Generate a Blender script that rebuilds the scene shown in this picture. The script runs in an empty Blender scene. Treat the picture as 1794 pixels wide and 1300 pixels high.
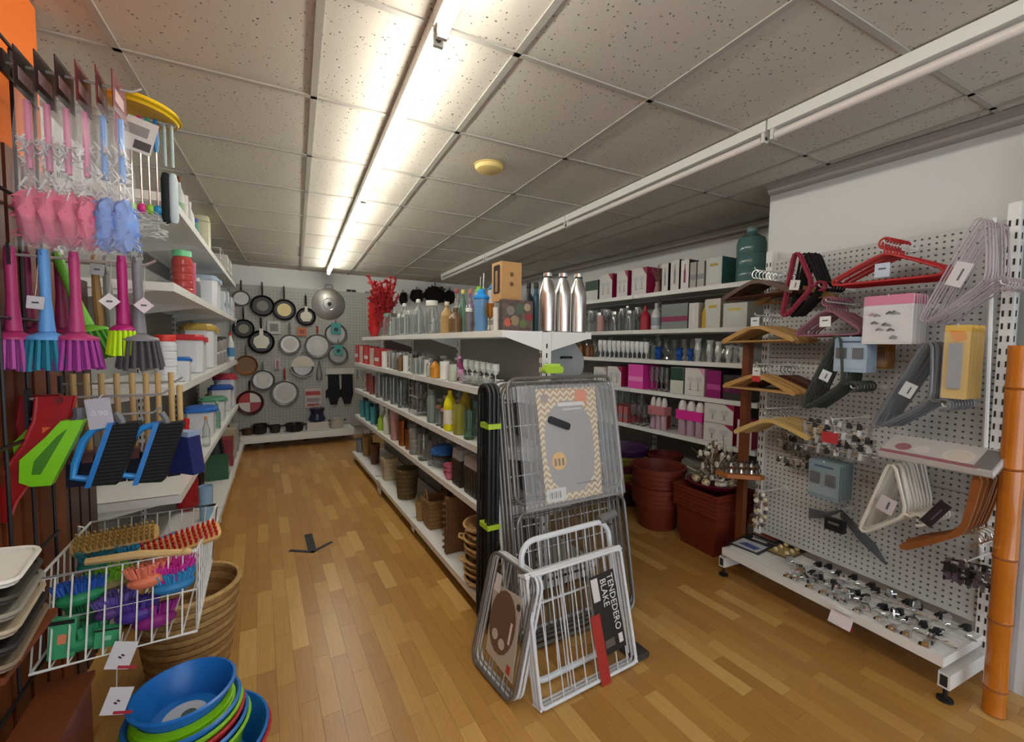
import bpy, math, random
from mathutils import Vector, Matrix
from math import sin, cos, pi, radians as RAD, sqrt, tan
random.seed(7)
SC = bpy.context.scene
COL = SC.collection
# ------------------------------------------------------------------ camera
FPX, CX, CY, CAMH = 756.93, 897.0, 650.0, 1.35
YAW, PITCH, ROLL = .530101, .058794, -.0123339
_f = Vector((sin(YAW)*cos(PITCH), cos(YAW)*cos(PITCH), -sin(PITCH)))
_rt = Vector((cos(YAW), -sin(YAW), 0)); _dn = _f.cross(_rt)
_r = cos(ROLL)*_rt + sin(ROLL)*_dn; _d = -sin(ROLL)*_rt + cos(ROLL)*_dn
cam_data = bpy.data.cameras.new('camera'); cam = bpy.data.objects.new('camera', cam_data); COL.objects.link(cam)
cam_data.sensor_fit = 'HORIZONTAL'; cam_data.sensor_width = 36; cam_data.lens = 36*FPX/1794; cam_data.clip_start = .02
cam.matrix_world = Matrix(((_r.x, -_d.x, -_f.x, 0), (_r.y, -_d.y, -_f.y, 0), (_r.z, -_d.z, -_f.z, CAMH), (0, 0, 0, 1)))
SC.camera = cam
# ------------------------------------------------------------------ world (added fill acting as shop-front daylight through the side left open behind), exposure
w = bpy.data.worlds.new('world'); SC.world = w; w.use_nodes = True
w.node_tree.nodes['Background'].inputs[0].default_value = (.86, .93, 1, 1)
w.node_tree.nodes['Background'].inputs[1].default_value = 1.15
SC.view_settings.view_transform = 'Standard'; SC.view_settings.look = 'None'; SC.view_settings.gamma = 1
SC.view_settings.use_curve_mapping = False; SC.view_settings.exposure = 1.22
TUBE_POWER = 16.0
# ------------------------------------------------------------------ pixels to places (distance always from a plane the thing touches)
def ray(x, y): return _r*((x-CX)/FPX) + _d*((y-CY)/FPX) + _f
CAM = Vector((0, 0, CAMH))
def atX(x, y, X): d = ray(x, y); return CAM + d*(X/d.x)
def atY(x, y, Y): d = ray(x, y); return CAM + d*(Y/d.y)
def atZ(x, y, z=0): d = ray(x, y); return CAM + d*((z-CAMH)/d.z)
def onplane(x, y, p, n): d = ray(x, y); return CAM + d*((Vector(p)-CAM).dot(n)/d.dot(n))
def depth(p): return (Vector(p)-CAM).dot(_f)
def mpp(p): return depth(p)/FPX
def proj(p): v = Vector(p)-CAM; k = v.dot(_f); return (CX+FPX*v.dot(_r)/k, CY+FPX*v.dot(_d)/k)
def shX(px, X, z):                       # point on the line X = const at height z that shows at column px
    y = 600.0
    for _ in range(4): P = atX(px, y, X); y = proj((X, P.y, z))[1]
    return Vector((X, P.y, z))
def shY(px, Y, z):
    y = 600.0
    for _ in range(4): P = atY(px, y, Y); y = proj((P.x, Y, z))[1]
    return Vector((P.x, Y, z))
# ------------------------------------------------------------------ materials
MATS = {}
def nt(m): return m.node_tree.nodes, m.node_tree.links
def M(name, col=(.8, .8, .8), rough=.5, metal=0, trans=0, alpha=1, emit=0, ior=1.45, var=0, vscale=20, bump=0, bscale=60, coat=0, sheen=0):
    if name in MATS: return MATS[name]
    m = bpy.data.materials.new(name); m.use_nodes = True; N, L = nt(m); b = N['Principled BSDF']
    if isinstance(col, str): col = hexc(col)
    c = (*col, 1)
    b.inputs['Base Color'].default_value = c; b.inputs['Roughness'].default_value = rough; b.inputs['Metallic'].default_value = metal
    b.inputs['Transmission Weight'].default_value = trans; b.inputs['Alpha'].default_value = alpha; b.inputs['IOR'].default_value = ior
    b.inputs['Coat Weight'].default_value = coat
    if emit: b.inputs['Emission Color'].default_value = c; b.inputs['Emission Strength'].default_value = emit
    if var or bump:
        tc = N.new('ShaderNodeTexCoord'); no = N.new('ShaderNodeTexNoise'); no.inputs['Scale'].default_value = vscale; L.new(tc.outputs['Object'], no.inputs['Vector'])
        if var:
            mx = N.new('ShaderNodeMix'); mx.data_type = 'RGBA'; mx.inputs[6].default_value = tuple(min(1, k*(1+var)) for k in col)+(1,); mx.inputs[7].default_value = tuple(k*(1-var) for k in col)+(1,)
            L.new(no.outputs['Fac'], mx.inputs[0]); L.new(mx.outputs[2], b.inputs['Base Color'])
        if bump:
            n2 = N.new('ShaderNodeTexNoise'); n2.inputs['Scale'].default_value = bscale; L.new(tc.outputs['Object'], n2.inputs['Vector'])
            bp = N.new('ShaderNodeBump'); bp.inputs['Strength'].default_value = bump; bp.inputs['Distance'].default_value = .004
            L.new(n2.outputs['Fac'], bp.inputs['Height']); L.new(bp.outputs[0], b.inputs['Normal'])
    MATS[name] = m; return m
def hexc(h):
    h = h.lstrip('#'); return tuple(((int(h[i:i+2], 16)/255)/12.92 if int(h[i:i+2], 16) < 11 else ((int(h[i:i+2], 16)/255+.055)/1.055)**2.4) for i in (0, 2, 4))
def P(h, rough=.4, **k): return M('plastic_'+h+('' if rough == .4 else str(rough))+''.join(f'{a}{b}' for a, b in k.items()), hexc(h), rough, **k)   # plain plastic or print of a colour
WHITE = M('white_enamel', hexc('dcdcd6'), .35)
SHELFW = M('white_shelf_metal', hexc('e2e2de'), .3)
CHROME = M('chrome', (.75, .75, .76), .18, 1)
STEEL = M('brushed_steel', (.62, .60, .57), .28, 1)
DKMET = M('dark_metal', (.03, .03, .033), .4, .6)
BLACK = M('black_plastic', (.012, .012, .013), .4)
WIREW = M('white_coated_wire', hexc('d8d8d4'), .35)
WIREG = M('grey_coated_wire', hexc('9b9b98'), .35, .3)
GLASS = M('clear_glass', (.93, .96, .95), .03, 0, .96, ior=1.45)
GLASSG = M('green_tinted_glass', (.55, .8, .68), .04, 0, .95)
GLASSA = M('amber_glass', (.75, .42, .1), .04, 0, .9)
CLEARP = M('clear_plastic', (.86, .88, .9), .12, 0, 0, alpha=.42)
FILM = M('clear_film', (.9, .92, .95), .1, 0, 0, alpha=.12)
FROST = M('frosted_plastic', (.78, .8, .84), .3, 0, 0, alpha=.8)
# ------------------------------------------------------------------ mesh helper
def frame(d):
    d = Vector(d).normalized(); a = Vector((0, 0, 1)) if abs(d.z) < .9 else Vector((1, 0, 0))
    u = d.cross(a).normalized(); return u, d.cross(u).normalized()
class G:
    def __init__(s): s.v = []; s.f = []
    def add(s, v, f, mx=None):
        k = len(s.v); s.v += [tuple(mx @ Vector(p)) if mx else tuple(p) for p in v]; s.f += [tuple(i+k for i in q) for q in f]; return s
    def box(s, c, d, rz=0, rx=0, ry=0):
        x, y, z = (k/2 for k in d)
        v = [(-x,-y,-z),(x,-y,-z),(x,y,-z),(-x,y,-z),(-x,-y,z),(x,-y,z),(x,y,z),(-x,y,z)]
        f = [(3,2,1,0),(4,5,6,7),(0,1,5,4),(1,2,6,5),(2,3,7,6),(3,0,4,7)]
        return s.add(v, f, Matrix.Translation(Vector(c)) @ Matrix.Rotation(rz,4,'Z') @ Matrix.Rotation(ry,4,'Y') @ Matrix.Rotation(rx,4,'X'))
    def bb(s, a, b): return s.box([(p+q)/2 for p, q in zip(a, b)], [abs(q-p) for p, q in zip(a, b)])
    def prism(s, o, t0, t1, ax='y'):          # outline in the plane across ax, from t0 to t1
        n = len(o)
        def pt(p, t): return (p[0], t, p[1]) if ax == 'y' else ((t, p[0], p[1]) if ax == 'x' else (p[0], p[1], t))
        v = [pt(p, t0) for p in o]+[pt(p, t1) for p in o]
        return s.add(v, [tuple(range(n)), tuple(range(2*n-1, n-1, -1))]+[(i, i+n, (i+1) % n+n, (i+1) % n) for i in range(n)])
    def tube(s, pts, r, n=6, closed=False, cap=True):
        pts = [Vector(p) for p in pts]; m = len(pts); rs = r if isinstance(r, (list, tuple)) else [r]*m
        k = len(s.v); u = None
        for i, p in enumerate(pts):
            a = pts[(i-1) % m] if (closed or i) else p; b = pts[(i+1) % m] if (closed or i < m-1) else p
            d = (b-a); d = d.normalized() if d.length > 1e-9 else Vector((0, 0, 1))
            if u is None: u, _ = frame(d)
            u = (u-d*u.dot(d)); u = u.normalized() if u.length > 1e-6 else frame(d)[0]; w = d.cross(u)
            for j in range(n): t = 2*pi*j/n; s.v.append(tuple(p+(u*cos(t)+w*sin(t))*rs[i]))
        for i in range(m if closed else m-1):
            for j in range(n): s.f.append((k+i*n+j, k+i*n+(j+1) % n, k+((i+1) % m)*n+(j+1) % n, k+((i+1) % m)*n+j))
        if cap and not closed: s.f.append(tuple(k+j for j in range(n))[::-1]); s.f.append(tuple(k+(m-1)*n+j for j in range(n)))
        return s
    def cyl(s, a, b, r, r2=None, n=12): return s.tube([a, b], [r, r if r2 is None else r2], n)
    def lathe(s, prof, n=14, c=(0, 0, 0), sx=1, sy=1, arc=None, sq=0):   # profile of (radius, z); sq > 0 rounds it towards a square
        k = len(s.v); m = len(prof)
        for r, z in prof:
            for j in range(n):
                t = 2*pi*(j+.5)/n; q = 1
                if sq: q = 1/max(abs(cos(t)), abs(sin(t)))*sq+(1-sq)
                s.v.append((c[0]+r*q*cos(t)*sx, c[1]+r*q*sin(t)*sy, c[2]+z))
        for i in range(m-1):
            for j in range(n): s.f.append((k+i*n+j, k+i*n+(j+1) % n, k+(i+1)*n+(j+1) % n, k+(i+1)*n+j))
        rr = [p[0] for p in prof]
        if m >= 3 and min(rr) > .6*max(rr):      # a ring: close the section instead of capping it
            for j in range(n): s.f.append((k+(m-1)*n+j, k+(m-1)*n+(j+1) % n, k+(j+1) % n, k+j))
            return s
        if prof[0][0] > 1e-5: s.f.append(tuple(k+j for j in range(n))[::-1])
        if prof[-1][0] > 1e-5: s.f.append(tuple(k+(m-1)*n+j for j in range(n)))
        return s
    def sph(s, c, r, n=10, m=6):
        r = r if isinstance(r, (list, tuple)) else (r,)*3; k = len(s.v)
        for i in range(m+1):
            a = pi*i/m
            for j in range(n): t = 2*pi*j/n; s.v.append((c[0]+r[0]*sin(a)*cos(t), c[1]+r[1]*sin(a)*sin(t), c[2]-r[2]*cos(a)))
        for i in range(m):
            for j in range(n): s.f.append((k+i*n+j, k+i*n+(j+1) % n, k+(i+1)*n+(j+1) % n, k+(i+1)*n+j))
        return s
    def sheet(s, fn, nu, nv):
        k = len(s.v)
        for i in range(nu+1):
            for j in range(nv+1): s.v.append(tuple(fn(i/nu, j/nv)))
        for i in range(nu):
            for j in range(nv): a = k+i*(nv+1)+j; s.f.append((a, a+nv+1, a+nv+2, a+1))
        return s
    def rot(s, mx): s.v = [tuple(mx @ Vector(p)) for p in s.v]; return s
    def mesh(s, name, mat, smooth=True):
        me = bpy.data.meshes.new(name); me.from_pydata(s.v, [], s.f); me.update()
        if mat: me.materials.append(mat)
        if smooth:
            me.polygons.foreach_set('use_smooth', [True]*len(me.polygons)); me.set_sharp_from_angle(angle=RAD(35))
        return me
    def ob(s, name, mat, parent=None, smooth=True, label=None, loc=None, rz=0):
        o = bpy.data.objects.new(name, s.mesh(name, mat, smooth)); COL.objects.link(o)
        if parent: o.parent = parent
        if label: o['label'] = label
        if loc is not None: o.location = loc
        if rz: o.rotation_euler = (0, 0, rz)
        return o
def tag(o, label, cat, group=None):
    o['label'] = label; o['category'] = cat
    if group: o['group'] = group
    return o
def thing(name, label, cat, loc=(0, 0, 0), rz=0, group=None, rot=None):
    o = bpy.data.objects.new(name, None); o.empty_display_size = .05; COL.objects.link(o)
    o.location = loc; o.rotation_euler = rot if rot is not None else (0, 0, rz); return tag(o, label, cat, group)
def struct(o): o['kind'] = 'structure'; return o
def obcopy(o, par=None):
    c = o.copy(); COL.objects.link(c); c.parent = par; return c
def copytree(o):
    r = obcopy(o)
    for ch in o.children:
        if ch.name in bpy.data.objects:
            c = obcopy(ch, r)
            for g in ch.children: obcopy(g, c)
    return r
PROTO = {}
def inst(key, build, label, cat, loc, rz=0, group=None, s=1, rot=None):   # build(root) makes the parts once, later calls copy the thing and its parts
    if key not in PROTO:
        r = thing(key[0] if isinstance(key, tuple) else key, label, cat); build(r); PROTO[key] = r
    else: r = copytree(PROTO[key])
    r.location = loc; r.rotation_euler = rot if rot is not None else (0, 0, rz); r.scale = (s, s, s) if not isinstance(s, (tuple, list)) else s
    r['label'] = label; r['category'] = cat
    if group: r['group'] = group
    elif 'group' in r: del r['group']
    return r
def rrect(w, h, r, n=4, cx=0, cy=0):
    o = []
    for sx, sy, a in ((1, 1, 0), (-1, 1, 90), (-1, -1, 180), (1, -1, 270)):
        for k in range(n+1): t = RAD(a+90*k/n); o.append((cx+sx*(w/2-r)+r*cos(t), cy+sy*(h/2-r)+r*sin(t)))
    return o
def disc(r, n=20, cx=0, cy=0): return [(cx+r*cos(2*pi*i/n), cy+r*sin(2*pi*i/n)) for i in range(n)]
def text(parent, body, size, mx, mat, name='lettering', ext=.0004, sx=1):
    cu = bpy.data.curves.new(name, 'FONT'); cu.body = body; cu.size = size; cu.extrude = ext; cu.align_x = 'CENTER'; cu.align_y = 'CENTER'; cu.resolution_u = 2
    t = bpy.data.objects.new('tmp', cu); COL.objects.link(t)
    dg = bpy.context.evaluated_depsgraph_get(); me = bpy.data.meshes.new_from_object(t.evaluated_get(dg)); bpy.data.objects.remove(t)
    me.name = name; me.transform(Matrix.Diagonal((sx, 1, 1, 1))); me.transform(mx); me.materials.clear(); me.materials.append(mat)
    o = bpy.data.objects.new(name, me); COL.objects.link(o); o.parent = parent; return o
FRONT = Matrix.Rotation(pi/2, 4, 'X')          # lettering upright, read from -y
# ------------------------------------------------------------------ the room
CE = 2.34; XL, XR, XN, YB, YN, YF = -.78, 3.40, 2.72, 6.65, 1.54, -2.4
def wallmat(name, hx, bump=.15):
    return M(name, hexc(hx), .75, var=.04, vscale=3, bump=bump, bscale=120)
WALLW = wallmat('white_plaster', 'dedfdc'); ORANGE = wallmat('orange_paint', 'f0781e')
# floor: strip parquet, each strip a piece
def parquet():
    m = bpy.data.materials.new('oak_strip_laminate'); m.use_nodes = True; N, L = nt(m); b = N['Principled BSDF']
    oi = N.new('ShaderNodeObjectInfo'); ge = N.new('ShaderNodeNewGeometry'); ad = N.new('ShaderNodeMath'); ad.operation = 'ADD'; fr = N.new('ShaderNodeMath'); fr.operation = 'FRACT'
    L.new(oi.outputs['Random'], ad.inputs[0]); L.new(ge.outputs['Random Per Island'], ad.inputs[1]); L.new(ad.outputs[0], fr.inputs[0])
    cr = N.new('ShaderNodeValToRGB'); e = cr.color_ramp.elements
    e[0].position = 0; e[0].color = (*hexc('ab7b3e'), 1); e[1].position = 1; e[1].color = (*hexc('cfa562'), 1)
    x = e.new(.55); x.color = (*hexc('b48544'), 1); x = e.new(.8); x.color = (*hexc('be904c'), 1)
    L.new(fr.outputs[0], cr.inputs[0])
    wn = N.new('ShaderNodeTexNoise'); mp = N.new('ShaderNodeMapping'); mp.inputs['Scale'].default_value = (130, 6, 1)
    L.new(ge.outputs['Position'], mp.inputs['Vector']); L.new(mp.outputs[0], wn.inputs['Vector']); wn.inputs['Scale'].default_value = 1; wn.inputs['Detail'].default_value = 3
    mx = N.new('ShaderNodeMix'); mx.data_type = 'RGBA'; mx.blend_type = 'MULTIPLY'; mx.inputs[0].default_value = .45
    L.new(cr.outputs[0], mx.inputs[6]); g = N.new('ShaderNodeMapRange'); g.inputs[1].default_value = .25; g.inputs[2].default_value = .75; g.inputs[3].default_value = .62; g.inputs[4].default_value = 1.12
    L.new(wn.outputs['Fac'], g.inputs[0]); L.new(g.outputs[0], mx.inputs[7]); L.new(mx.outputs[2], b.inputs['Base Color'])
    b.inputs['Roughness'].default_value = .29; return m
PARQ = parquet()
floor = struct(G().bb((XL-.2, YF, -.06), (XR+.1, YB+.1, -.0045)).ob('floor', M('floor_joint', hexc('5a3a1c'), .8), smooth=False))
strips = []; SW, SL = .068, .335; i = 0; x = XL
while x < XR:
    y = -.35-random.random()*SL; i += 1
    while y < 6.5:
        if y+SL > -.3:
            c = (x+SW/2, y+SL/2, 0); px, py = proj(c)
            if depth(c) > .15 and -100 < px < 2050 and 560 < py < 1600:
                area = (SW/mpp(c))*(SL/mpp(c))*(CAMH/(Vector(c)-CAM).length)
                blocked = (x < -.3 and y > 2) or (x > .98 and x < 1.5 and y > 2) or x > 2.62
                strips.append((0 if blocked else area, c))
        y += SL
    x += SW
strips.sort(key=lambda t: -t[0])
pm = G().box((0, 0, -.0022), (SW-.0007, SL-.0007, .0044)).mesh('plank', PARQ, False)
for a, c in strips[:300]:
    o = bpy.data.objects.new('plank', pm); COL.objects.link(o); o.location = c; o.parent = floor
g = G()
for a, c in strips[300:]: g.box((c[0], c[1], -.0022), (SW-.0007, SL-.0007, .0044))
o = g.ob('distant_planks', PARQ, floor, False); o['kind'] = 'stuff'
# walls
def wall(name, a, b, mat=WALLW): return struct(G().bb(a, b).ob(name, mat, smooth=False))
wall('wall_back', (XL-.1, YB, 0), (XR+.1, YB+.1, CE+.05))
wall('wall_left', (XL-.1, YF, 0), (XL, YB, CE+.05))
wall('wall_right', (XR, YN, 0), (XR+.1, YB, CE+.05))
wall('wall_right_near', (XN, YF, 0), (XR+.1, YN, CE+.05))
for n, (x, y0, y1) in enumerate(((XN, YF, YN), (XR, YN, YB)), 1):      # cornice with a rounded lower rail
    t = G().prism([(x, CE), (x-.055, CE), (x-.055, CE-.02), (x-.03, CE-.03), (x-.03, CE-.045), (x, CE-.06)], y0, y1, 'y').ob('trim_%d' % n, M('grey_cornice', hexc('a39c95'), .5))
    struct(t)
# ceiling: mineral tiles in a T grid turned a little against the walls
def tilemat():
    m = bpy.data.materials.new('mineral_tile'); m.use_nodes = True; N, L = nt(m); b = N['Principled BSDF']; b.inputs['Roughness'].default_value = .9
    ge = N.new('ShaderNodeNewGeometry'); vo = N.new('ShaderNodeTexVoronoi'); vo.inputs['Scale'].default_value = 62; L.new(ge.outputs['Position'], vo.inputs['Vector'])
    no = N.new('ShaderNodeTexNoise'); no.inputs['Scale'].default_value = 38; L.new(ge.outputs['Position'], no.inputs['Vector'])
    mr = N.new('ShaderNodeMapRange'); mr.inputs[1].default_value = .16; mr.inputs[2].default_value = .27; L.new(vo.outputs['Distance'], mr.inputs[0])
    m2 = N.new('ShaderNodeMapRange'); m2.inputs[1].default_value = .5; m2.inputs[2].default_value = .56; m2.inputs[3].default_value = 1; m2.inputs[4].default_value = 0; L.new(no.outputs['Fac'], m2.inputs[0])
    mxx = N.new('ShaderNodeMath'); mxx.operation = 'MAXIMUM'; L.new(mr.outputs[0], mxx.inputs[0]); L.new(m2.outputs[0], mxx.inputs[1])
    mx = N.new('ShaderNodeMix'); mx.data_type = 'RGBA'; mx.inputs[6].default_value = (*hexc('665e54'), 1); mx.inputs[7].default_value = (*hexc('c8c2b5'), 1)
    L.new(mxx.outputs[0], mx.inputs[0]); L.new(mx.outputs[2], b.inputs['Base Color'])
    bp = N.new('ShaderNodeBump'); bp.inputs['Strength'].default_value = .5; bp.inputs['Distance'].default_value = .003; L.new(mxx.outputs[0], bp.inputs['Height']); L.new(bp.outputs[0], b.inputs['Normal'])
    return m
TILE = tilemat(); TEE = M('tee_grey', hexc('aba69c'), .5)
ceil = struct(G().bb((XL, YF, CE+.012), (XR, YB, CE+.06)).ob('ceiling', M('ceiling_deck', hexc('3c3833'), .9), smooth=False))
TH = RAD(3.79)
def gw(gx, gy): return (gx*cos(TH)+gy*sin(TH), -gx*sin(TH)+gy*cos(TH))
def clip(poly, k, lim, sg):
    out = []
    for i in range(len(poly)):
        a, b = poly[i], poly[(i+1) % len(poly)]; ia = sg*a[k] <= sg*lim; ib = sg*b[k] <= sg*lim
        if ia: out.append(a)
        if ia != ib: t = (lim-a[k])/(b[k]-a[k]); out.append((a[0]+t*(b[0]-a[0]), a[1]+t*(b[1]-a[1])))
    return out
def room(poly):
    for k, lim, sg in ((0, XL, -1), (0, XR, 1), (1, YB, 1), (1, -.6, -1)):
        if poly: poly = clip(poly, k, lim, sg)
    if poly and min(p[1] for p in poly) < YN-.005 and max(p[0] for p in poly) > XN: # near part stops at the near wall
        q = clip(poly, 0, XN, 1)
        if max(p[1] for p in poly) < YN+.25: poly = q
    return poly
GX = [-1.14, -.53, .08, .69, 1.29, 1.87, 2.35, 2.56, 3.17, 3.78]; GY = [-.46+.61*k for k in range(13)]
for i in range(len(GX)-1):
    for j in range(len(GY)-1):
        h = .011
        q = room([gw(GX[i]+h, GY[j]+h), gw(GX[i+1]-h, GY[j]+h), gw(GX[i+1]-h, GY[j+1]-h), gw(GX[i]+h, GY[j+1]-h)])
        if len(q) > 2:
            dz = random.uniform(0, .0025)
            G().prism(q, CE+.0035+dz, CE+.012, 'z').ob('ceiling_tile', TILE, ceil, False)
def teeline(a, b, wd):
    d = Vector(b)-Vector(a); n = Vector((-d.y, d.x)).normalized()*wd/2
    q = room([tuple(Vector(a)+n), tuple(Vector(b)+n), tuple(Vector(b)-n), tuple(Vector(a)-n)])
    if len(q) > 2: G().prism(q, CE-.001, CE+.0115, 'z').ob('tee', TEE, ceil, False)
for gx in GX[1:-1]: teeline(gw(gx, -.6), gw(gx, 7.2), .024)
for gy in GY[1:]: teeline(gw(-1.1, gy), gw(3.9, gy), .02)
# ------------------------------------------------------------------ fluorescent battens
LIT = M('lit_tube', (1, .97, .88), .3, emit=TUBE_POWER); OFF = M('unlit_tube', hexc('d8d2cc'), .25, coat=.4)
def batten(root, ln, tube):
    G().prism([(-.022, 0), (-.022, -.045), (.022, -.045), (.022, 0)], .004, ln-.004, 'y').ob('housing', WHITE, root, False)
    for y in (.02, ln-.02):
        h = G().box((0, y, -.062), (.03, .014, .05)).ob('lamp_holder', P('cfcdc6'), root, False)
        G().cyl((0, y-.008, -.07), (0, y+.008, -.07), .009, n=8).ob('socket', P('55504a'), h)
    G().cyl((0, .03, -.07), (0, ln-.03, -.07), .0165, n=12).ob('tube', tube, root)
ORD = ('closest to', 'second from', 'third from', 'fourth from', 'unseen, fifth from')
for k in range(-1, 4):  # the fifth, unseen behind the camera, is added for its light
    a = gw(.40, 1.31+1.645*(k-1)); 
    inst(('fluorescent_batten', 'lit'), lambda r: batten(r, 1.645, LIT), 'lit fluorescent batten over the pan aisle, '+ORD[3-k]+' the back wall', 'light', (*a, CE-.001), -TH, 'lit tubes in one row')
for k in range(-1, 4):
    a = gw(1.86, 1.24+1.57*(k-1)); 
    inst(('fluorescent_batten', 'off'), lambda r: batten(r, 1.57, OFF), 'unlit fluorescent batten over the glassware aisle, '+ORD[3-k]+' the back wall', 'light', (*a, CE-.001), -TH, 'unlit tubes in one row')
a = gw(.969, 2.25); t = thing('smoke_detector', 'round yellowed ceiling cover between the two tube rows', 'detector', (*a, CE))
G().lathe([(0, -.036), (.045, -.035), (.07, -.026), (.078, -.012), (.078, 0)], 28).ob('cover', P('d9c07a', .5), t)
G().lathe([(.084, -.006), (.084, .0)], 28).ob('base_ring', P('c9b06a', .5), t)
# ------------------------------------------------------------------ shelving units
SLOT = M('slot_shadow', (.02, .02, .02), .8)
def shelf_part(root, x0, x1, y0, y1, zt, lip=.034, t=.022, name='shelf', tick=None):   # board with a turned-down lip all round, ticket strip on it
    g = G().bb((x0, y0, zt-t), (x1, y1, zt)); g.bb((x0-.002, y0, zt-lip), (x0+.012, y1, zt+.001)); g.bb((x1-.012, y0, zt-lip), (x1+.002, y1, zt+.001))
    g.bb((x0, y0-.001, zt-lip), (x1, y0+.01, zt)); g.bb((x0, y1-.01, zt-lip), (x1, y1+.001, zt))
    return g.ob(name, SHELFW, root, False)
def upright(root, x, y, h, w=.03, d=.05, n=None, face=-1, axis='x', name='upright'):
    u = G().box((x, y, h/2+.02), (d, w, h-.04) if axis == 'x' else (w, d, h-.04)).ob(name, SHELFW, root, False)
    g = G()
    for k in range(int((h-.1)/.05)):
        z = .1+k*.05
        for s in (-1, 1):
            if axis == 'x': g.box((x+face*d/2, y+s*w*.27, z), (.003, .006, .024)); g.box((x, y-w/2, z), (.007, .003, .024))
            else: g.box((x+s*w*.27, y+face*d/2, z), (.006, .003, .024))
    g.ob('slots', SLOT, u, False)['kind'] = 'stuff'; return u
# central double gondola
CGX, CGY0, CGY1 = 1.30, 1.86, 5.20
cg = thing('shelf_gondola', 'long white double-sided shelf gondola in the middle of the shop', 'shelving', (CGX, 3.5, 0))
def cgl(x, y, z=0): return (x-CGX, y-3.5, z)
Z1, Z2, Z3, Z4, Z5 = 1.425, 1.135, .835, .535, .105
mods = [CGY0, CGY0+1.115, CGY0+2.23, CGY1]
for i in range(3):
    a, b = mods[i]-3.5+.003, mods[i+1]-3.5-.003
    for z, dl, dr in ((Z1, .265, .30), (Z2, .355, .36), (Z3, .355, .36), (Z4, .355, .36), (Z5, .39, .37)):
        shelf_part(cg, -dl, -.03, a, b, z); shelf_part(cg, .03, dr, a, b, z)
    G().bb((-.012, a, .1), (.012, b, Z1-.03)).ob('back_panel', M('grey_back_panel', hexc('8a8a86'), .6), cg, False)
for y in mods:
    y = min(max(y-3.5, mods[0]-3.5+.016), mods[-1]-3.5-.016)
    upright(cg, 0, y, Z1-.003, .03, .056)
    for s, dl in ((-1, .37), (1, .35)):
        G().bb((0, y-.014, .03), (s*dl, y+.014, .085)).ob('foot', SHELFW, cg, False)
        G().cyl((s*(dl-.04), y, 0), (s*(dl-.04), y, .03), .02, n=8).ob('levelling_foot', BLACK, cg)
for y in (mods[0]-3.5+.004, mods[1]-3.5, mods[2]-3.5):
    for z, dl, dr in ((Z1, .26, .29), (Z2, .35, .35), (Z3, .35, .35), (Z4, .35, .35)):
        for s, d in ((-1, dl), (1, dr)):
            G().prism([(s*.03, z-.004), (s*d, z-.004), (s*d, z-.03), (s*.03, z-.1)], y-.003, y+.0, 'y').ob('bracket', SHELFW, cg, False)
for px, py, w in ((665, 844, 15), (724, 919, 9)):      # price tickets on the base lip
    p = Vector((.9065, shX(px, .907, .09).y, .085)); m = mpp(p); t = thing('price_ticket', 'white price ticket clipped to the basket deck edge'+(' beside the cream basket' if px < 700 else ' beside the square seagrass basket'), 'ticket', p)
    G().box((-.004, 0, -.01), (.002, w*m*1.6, w*m*1.4)).ob('ticket', P('d6d2ca'), t, False); G().box((-.0055, 0, -.01), (.001, w*m*.8, .006)).ob('print', P('5a5650'), t, False)
# right wall unit
RX, RY0, RY1 = 3.0, 1.72, 5.9
rw = thing('shelving_unit', 'white wall shelving unit full of glassware and gift boxes', 'shelving', (3.2, 3.6, 0))
RZ = (1.83, 1.505, 1.24, .965, .625)
rm = [RY0, RY0+1.2, RY0+2.4, RY1]
for i in range(3):
    a, b = rm[i]-3.6+.003, rm[i+1]-3.6-.003
    for z in RZ: shelf_part(rw, RX-3.2, .17, a, b, z)
    G().bb((.17, a, .02), (.185, b, 1.93)).ob('back_panel', M('grey_back_panel', (0, 0, 0)), rw, False)
for y in rm:
    y = min(max(y, rm[0]+.016), rm[-1]-.016)-3.6
    upright(rw, .15, y, 2.0, .03, .035)
    G().bb((-.2, y-.014, .03), (.15, y+.014, .085)).ob('foot', SHELFW, rw, False)
# left wall unit, turned a little like the aisle
LR = -.033
def lx(y): return -.36-LR*(y-2.0)          # front line of the left shelves
lw = thing('shelving_unit', 'white wall shelving unit stacked with plastic food containers', 'shelving', (-.5, 4.4, 0), LR)
LZ = (2.035, 1.625, 1.135, .61, .14); LY0, LY1 = 2.58, 6.12
def llx(d): return (lx(4.4)+.5)+d
lm = [LY0-4.4, LY0-4.4+1.18, LY0-4.4+2.36, LY1-4.4]
for i in range(3):
    a, b = lm[i]+.003, lm[i+1]-.003
    for z in LZ: shelf_part(lw, -.19, llx(.0 if z > .2 else .05), a, b, z, lip=.04)
    G().bb((-.205, a, .02), (-.19, b, 2.1)).ob('back_panel', M('grey_back_panel', (0, 0, 0)), lw, False)
for y in lm:
    y = min(max(y, lm[0]+.016), lm[-1]-.016)
    upright(lw, -.18, y, 2.2, .03, .035, face=1)
    G().bb((-.17, y-.014, .03), (llx(.04), y+.014, .085)).ob('foot', SHELFW, lw, False)
    for z in LZ[:4]: G().prism([(-.18, z-.004), (llx(-.01), z-.004), (llx(-.01), z-.03), (-.18, z-.1)], y-.003, y+.0, 'y').ob('bracket', SHELFW, lw, False)
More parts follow.
